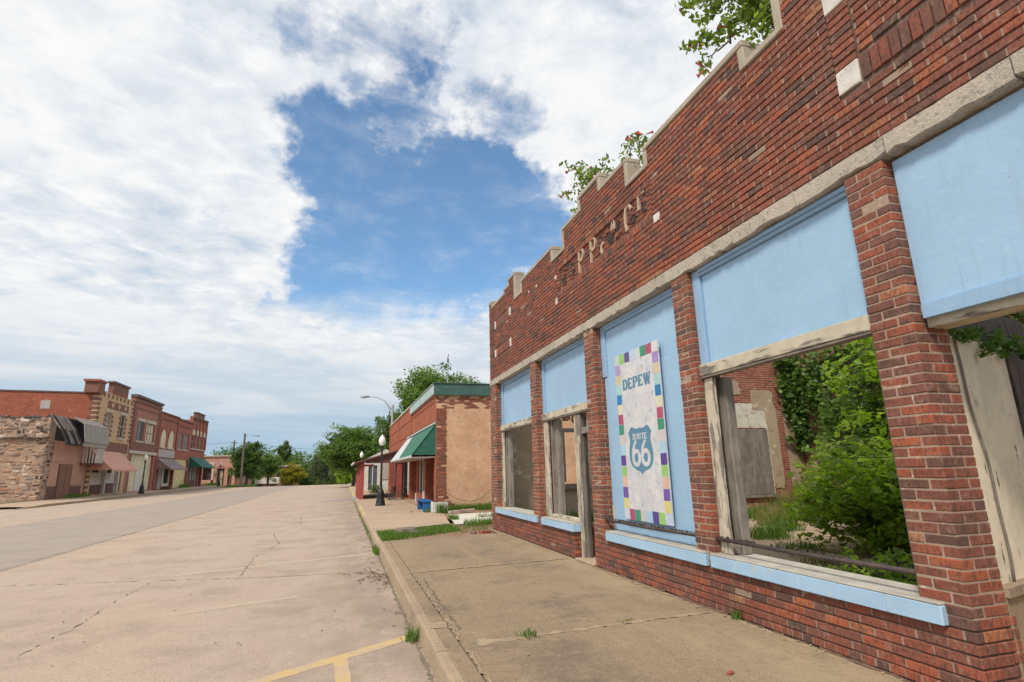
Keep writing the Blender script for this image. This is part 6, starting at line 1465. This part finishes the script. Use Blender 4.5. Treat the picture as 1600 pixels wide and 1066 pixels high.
pl = thing('timber_baulk', 'pale weathered timber lying along the tan plaster wall', 'timber', (4.2, 19.6, .14)); mb = MB(); mb.add([(3.62, 19.42, .14), (4.62, 19.85, .14), (4.60, 19.98, .14), (3.60, 19.56, .14), (3.62, 19.42, .22), (4.62, 19.85, .24), (4.60, 19.98, .24), (3.60, 19.56, .22)], [(3, 2, 1, 0), (4, 5, 6, 7), (0, 1, 5, 4), (1, 2, 6, 5), (2, 3, 7, 6), (3, 0, 4, 7)]); mb.build('beam', 'whitewash', pl)
litter('low planter of dark soil before the brown stone pier across the street', -19.6, 74.2, .26, .5, .3, .35, 'base_maroon', .0)

# trumpet creeper along the parapet
def creeper(label, base, sprays, seed):
    random.seed(seed); t = thing('trumpet_creeper', label, 'creeper', base, 'red-flowered creepers on the parapet'); mb = MB(); cs, rs, ct = [], [], []; fl = []
    for s, m, e, dens in sprays:
        s, m, e = Vector(s), Vector(m), Vector(e); pts = [s.lerp(m, i/6) if i <= 6 else m.lerp(e, (i-6)/6) for i in range(13)]; pts = [p+Vector((random.gauss(0, .015), random.gauss(0, .02), random.gauss(0, .02))) for p in pts]
        mb.tube(pts, [.012*(1-i/16) for i in range(13)], 5)
        for i in range(dens):
            p = pts[random.randrange(2, 13)]; cs.append((p.x+random.gauss(0, .07), p.y+random.gauss(0, .08), p.z+random.gauss(0, .06))); rs.append((.08, .09, .06)); ct.append(6)
        if len(fl) < 3 or random.random() < .3: fl.append(pts[-1])
    mb.build('stems', 'bark', t); foliage('leaves', 'leaf_vine_top', cs, rs, ct, .072, t, up=.2, shape=1.15)
    for p in fl:
        mb = MB()
        for k in range(3):
            d = Vector((random.gauss(0, 1), random.gauss(.6, .6), random.gauss(.35, .5))).normalized(); q = p+d*.02
            mb.tube([q, q+d*.055, q+d*.085, q+d*.10], [.006, .010, .016, .028], 7, cap=False)
        mb.build('flower', 'flower_red', t)
creeper('trumpet creeper sprays over the middle steps of the parapet', (3.75, 7.4, 5.9), [((3.75, 6.9, 6.0), (3.74, 7.6, 6.35), (3.72, 8.45, 6.55), 34), ((3.76, 7.0, 6.0), (3.75, 7.7, 6.55), (3.72, 8.15, 6.88), 36), ((3.75, 6.6, 5.9), (3.76, 6.9, 6.2), (3.74, 7.25, 6.3), 22), ((3.75, 6.2, 5.8), (3.75, 6.1, 6.0), (3.74, 5.98, 6.08), 18), ((3.78, 7.6, 5.9), (3.7, 7.85, 5.98), (3.65, 8.0, 6.02), 5), ((3.75, 5.9, 5.5), (3.75, 5.8, 5.8), (3.72, 5.72, 5.98), 12)], 121)
creeper('large trumpet creeper hanging over the near parapet against the sky', (3.75, 3.6, 5.8), [((3.78, 3.3, 5.5), (3.76, 3.75, 6.15), (3.7, 4.35, 6.30), 44), ((3.78, 3.3, 5.6), (3.78, 3.85, 6.6), (3.7, 4.48, 6.92), 60), ((3.8, 3.3, 5.6), (3.8, 3.55, 6.35), (3.76, 4.0, 6.75), 70), ((3.8, 3.2, 5.6), (3.8, 3.35, 6.2), (3.8, 3.55, 6.8), 80), ((3.8, 3.3, 5.5), (3.8, 3.5, 6.0), (3.78, 3.95, 6.2), 60), ((3.8, 3.25, 5.5), (3.8, 3.35, 5.85), (3.8, 3.45, 6.2), 50), ((3.74, 3.9, 6.0), (3.7, 4.2, 6.0), (3.66, 4.28, 5.86), 5), ((3.8, 3.4, 5.9), (3.8, 3.9, 6.5), (3.75, 4.3, 6.62), 50)], 125)
iv2 = thing('ivy_fringe', 'fringe of dark ivy hanging under the blue board of the entry', 'ivy', (4.4, 2.6, 2.45)); cs, rs, ct = [], [], []
for i in range(26): s = .05+i*.05; p = Vector((3.925, 2.60))+dr*s+nn*(-.06); cs.append((p.x, p.y, 2.44+random.gauss(0, .03))); rs.append((.05, .04, .04)); ct.append(9)
foliage('leaves', 'leaf_ivy', cs, rs, ct, .06, iv2, shape=1.4)
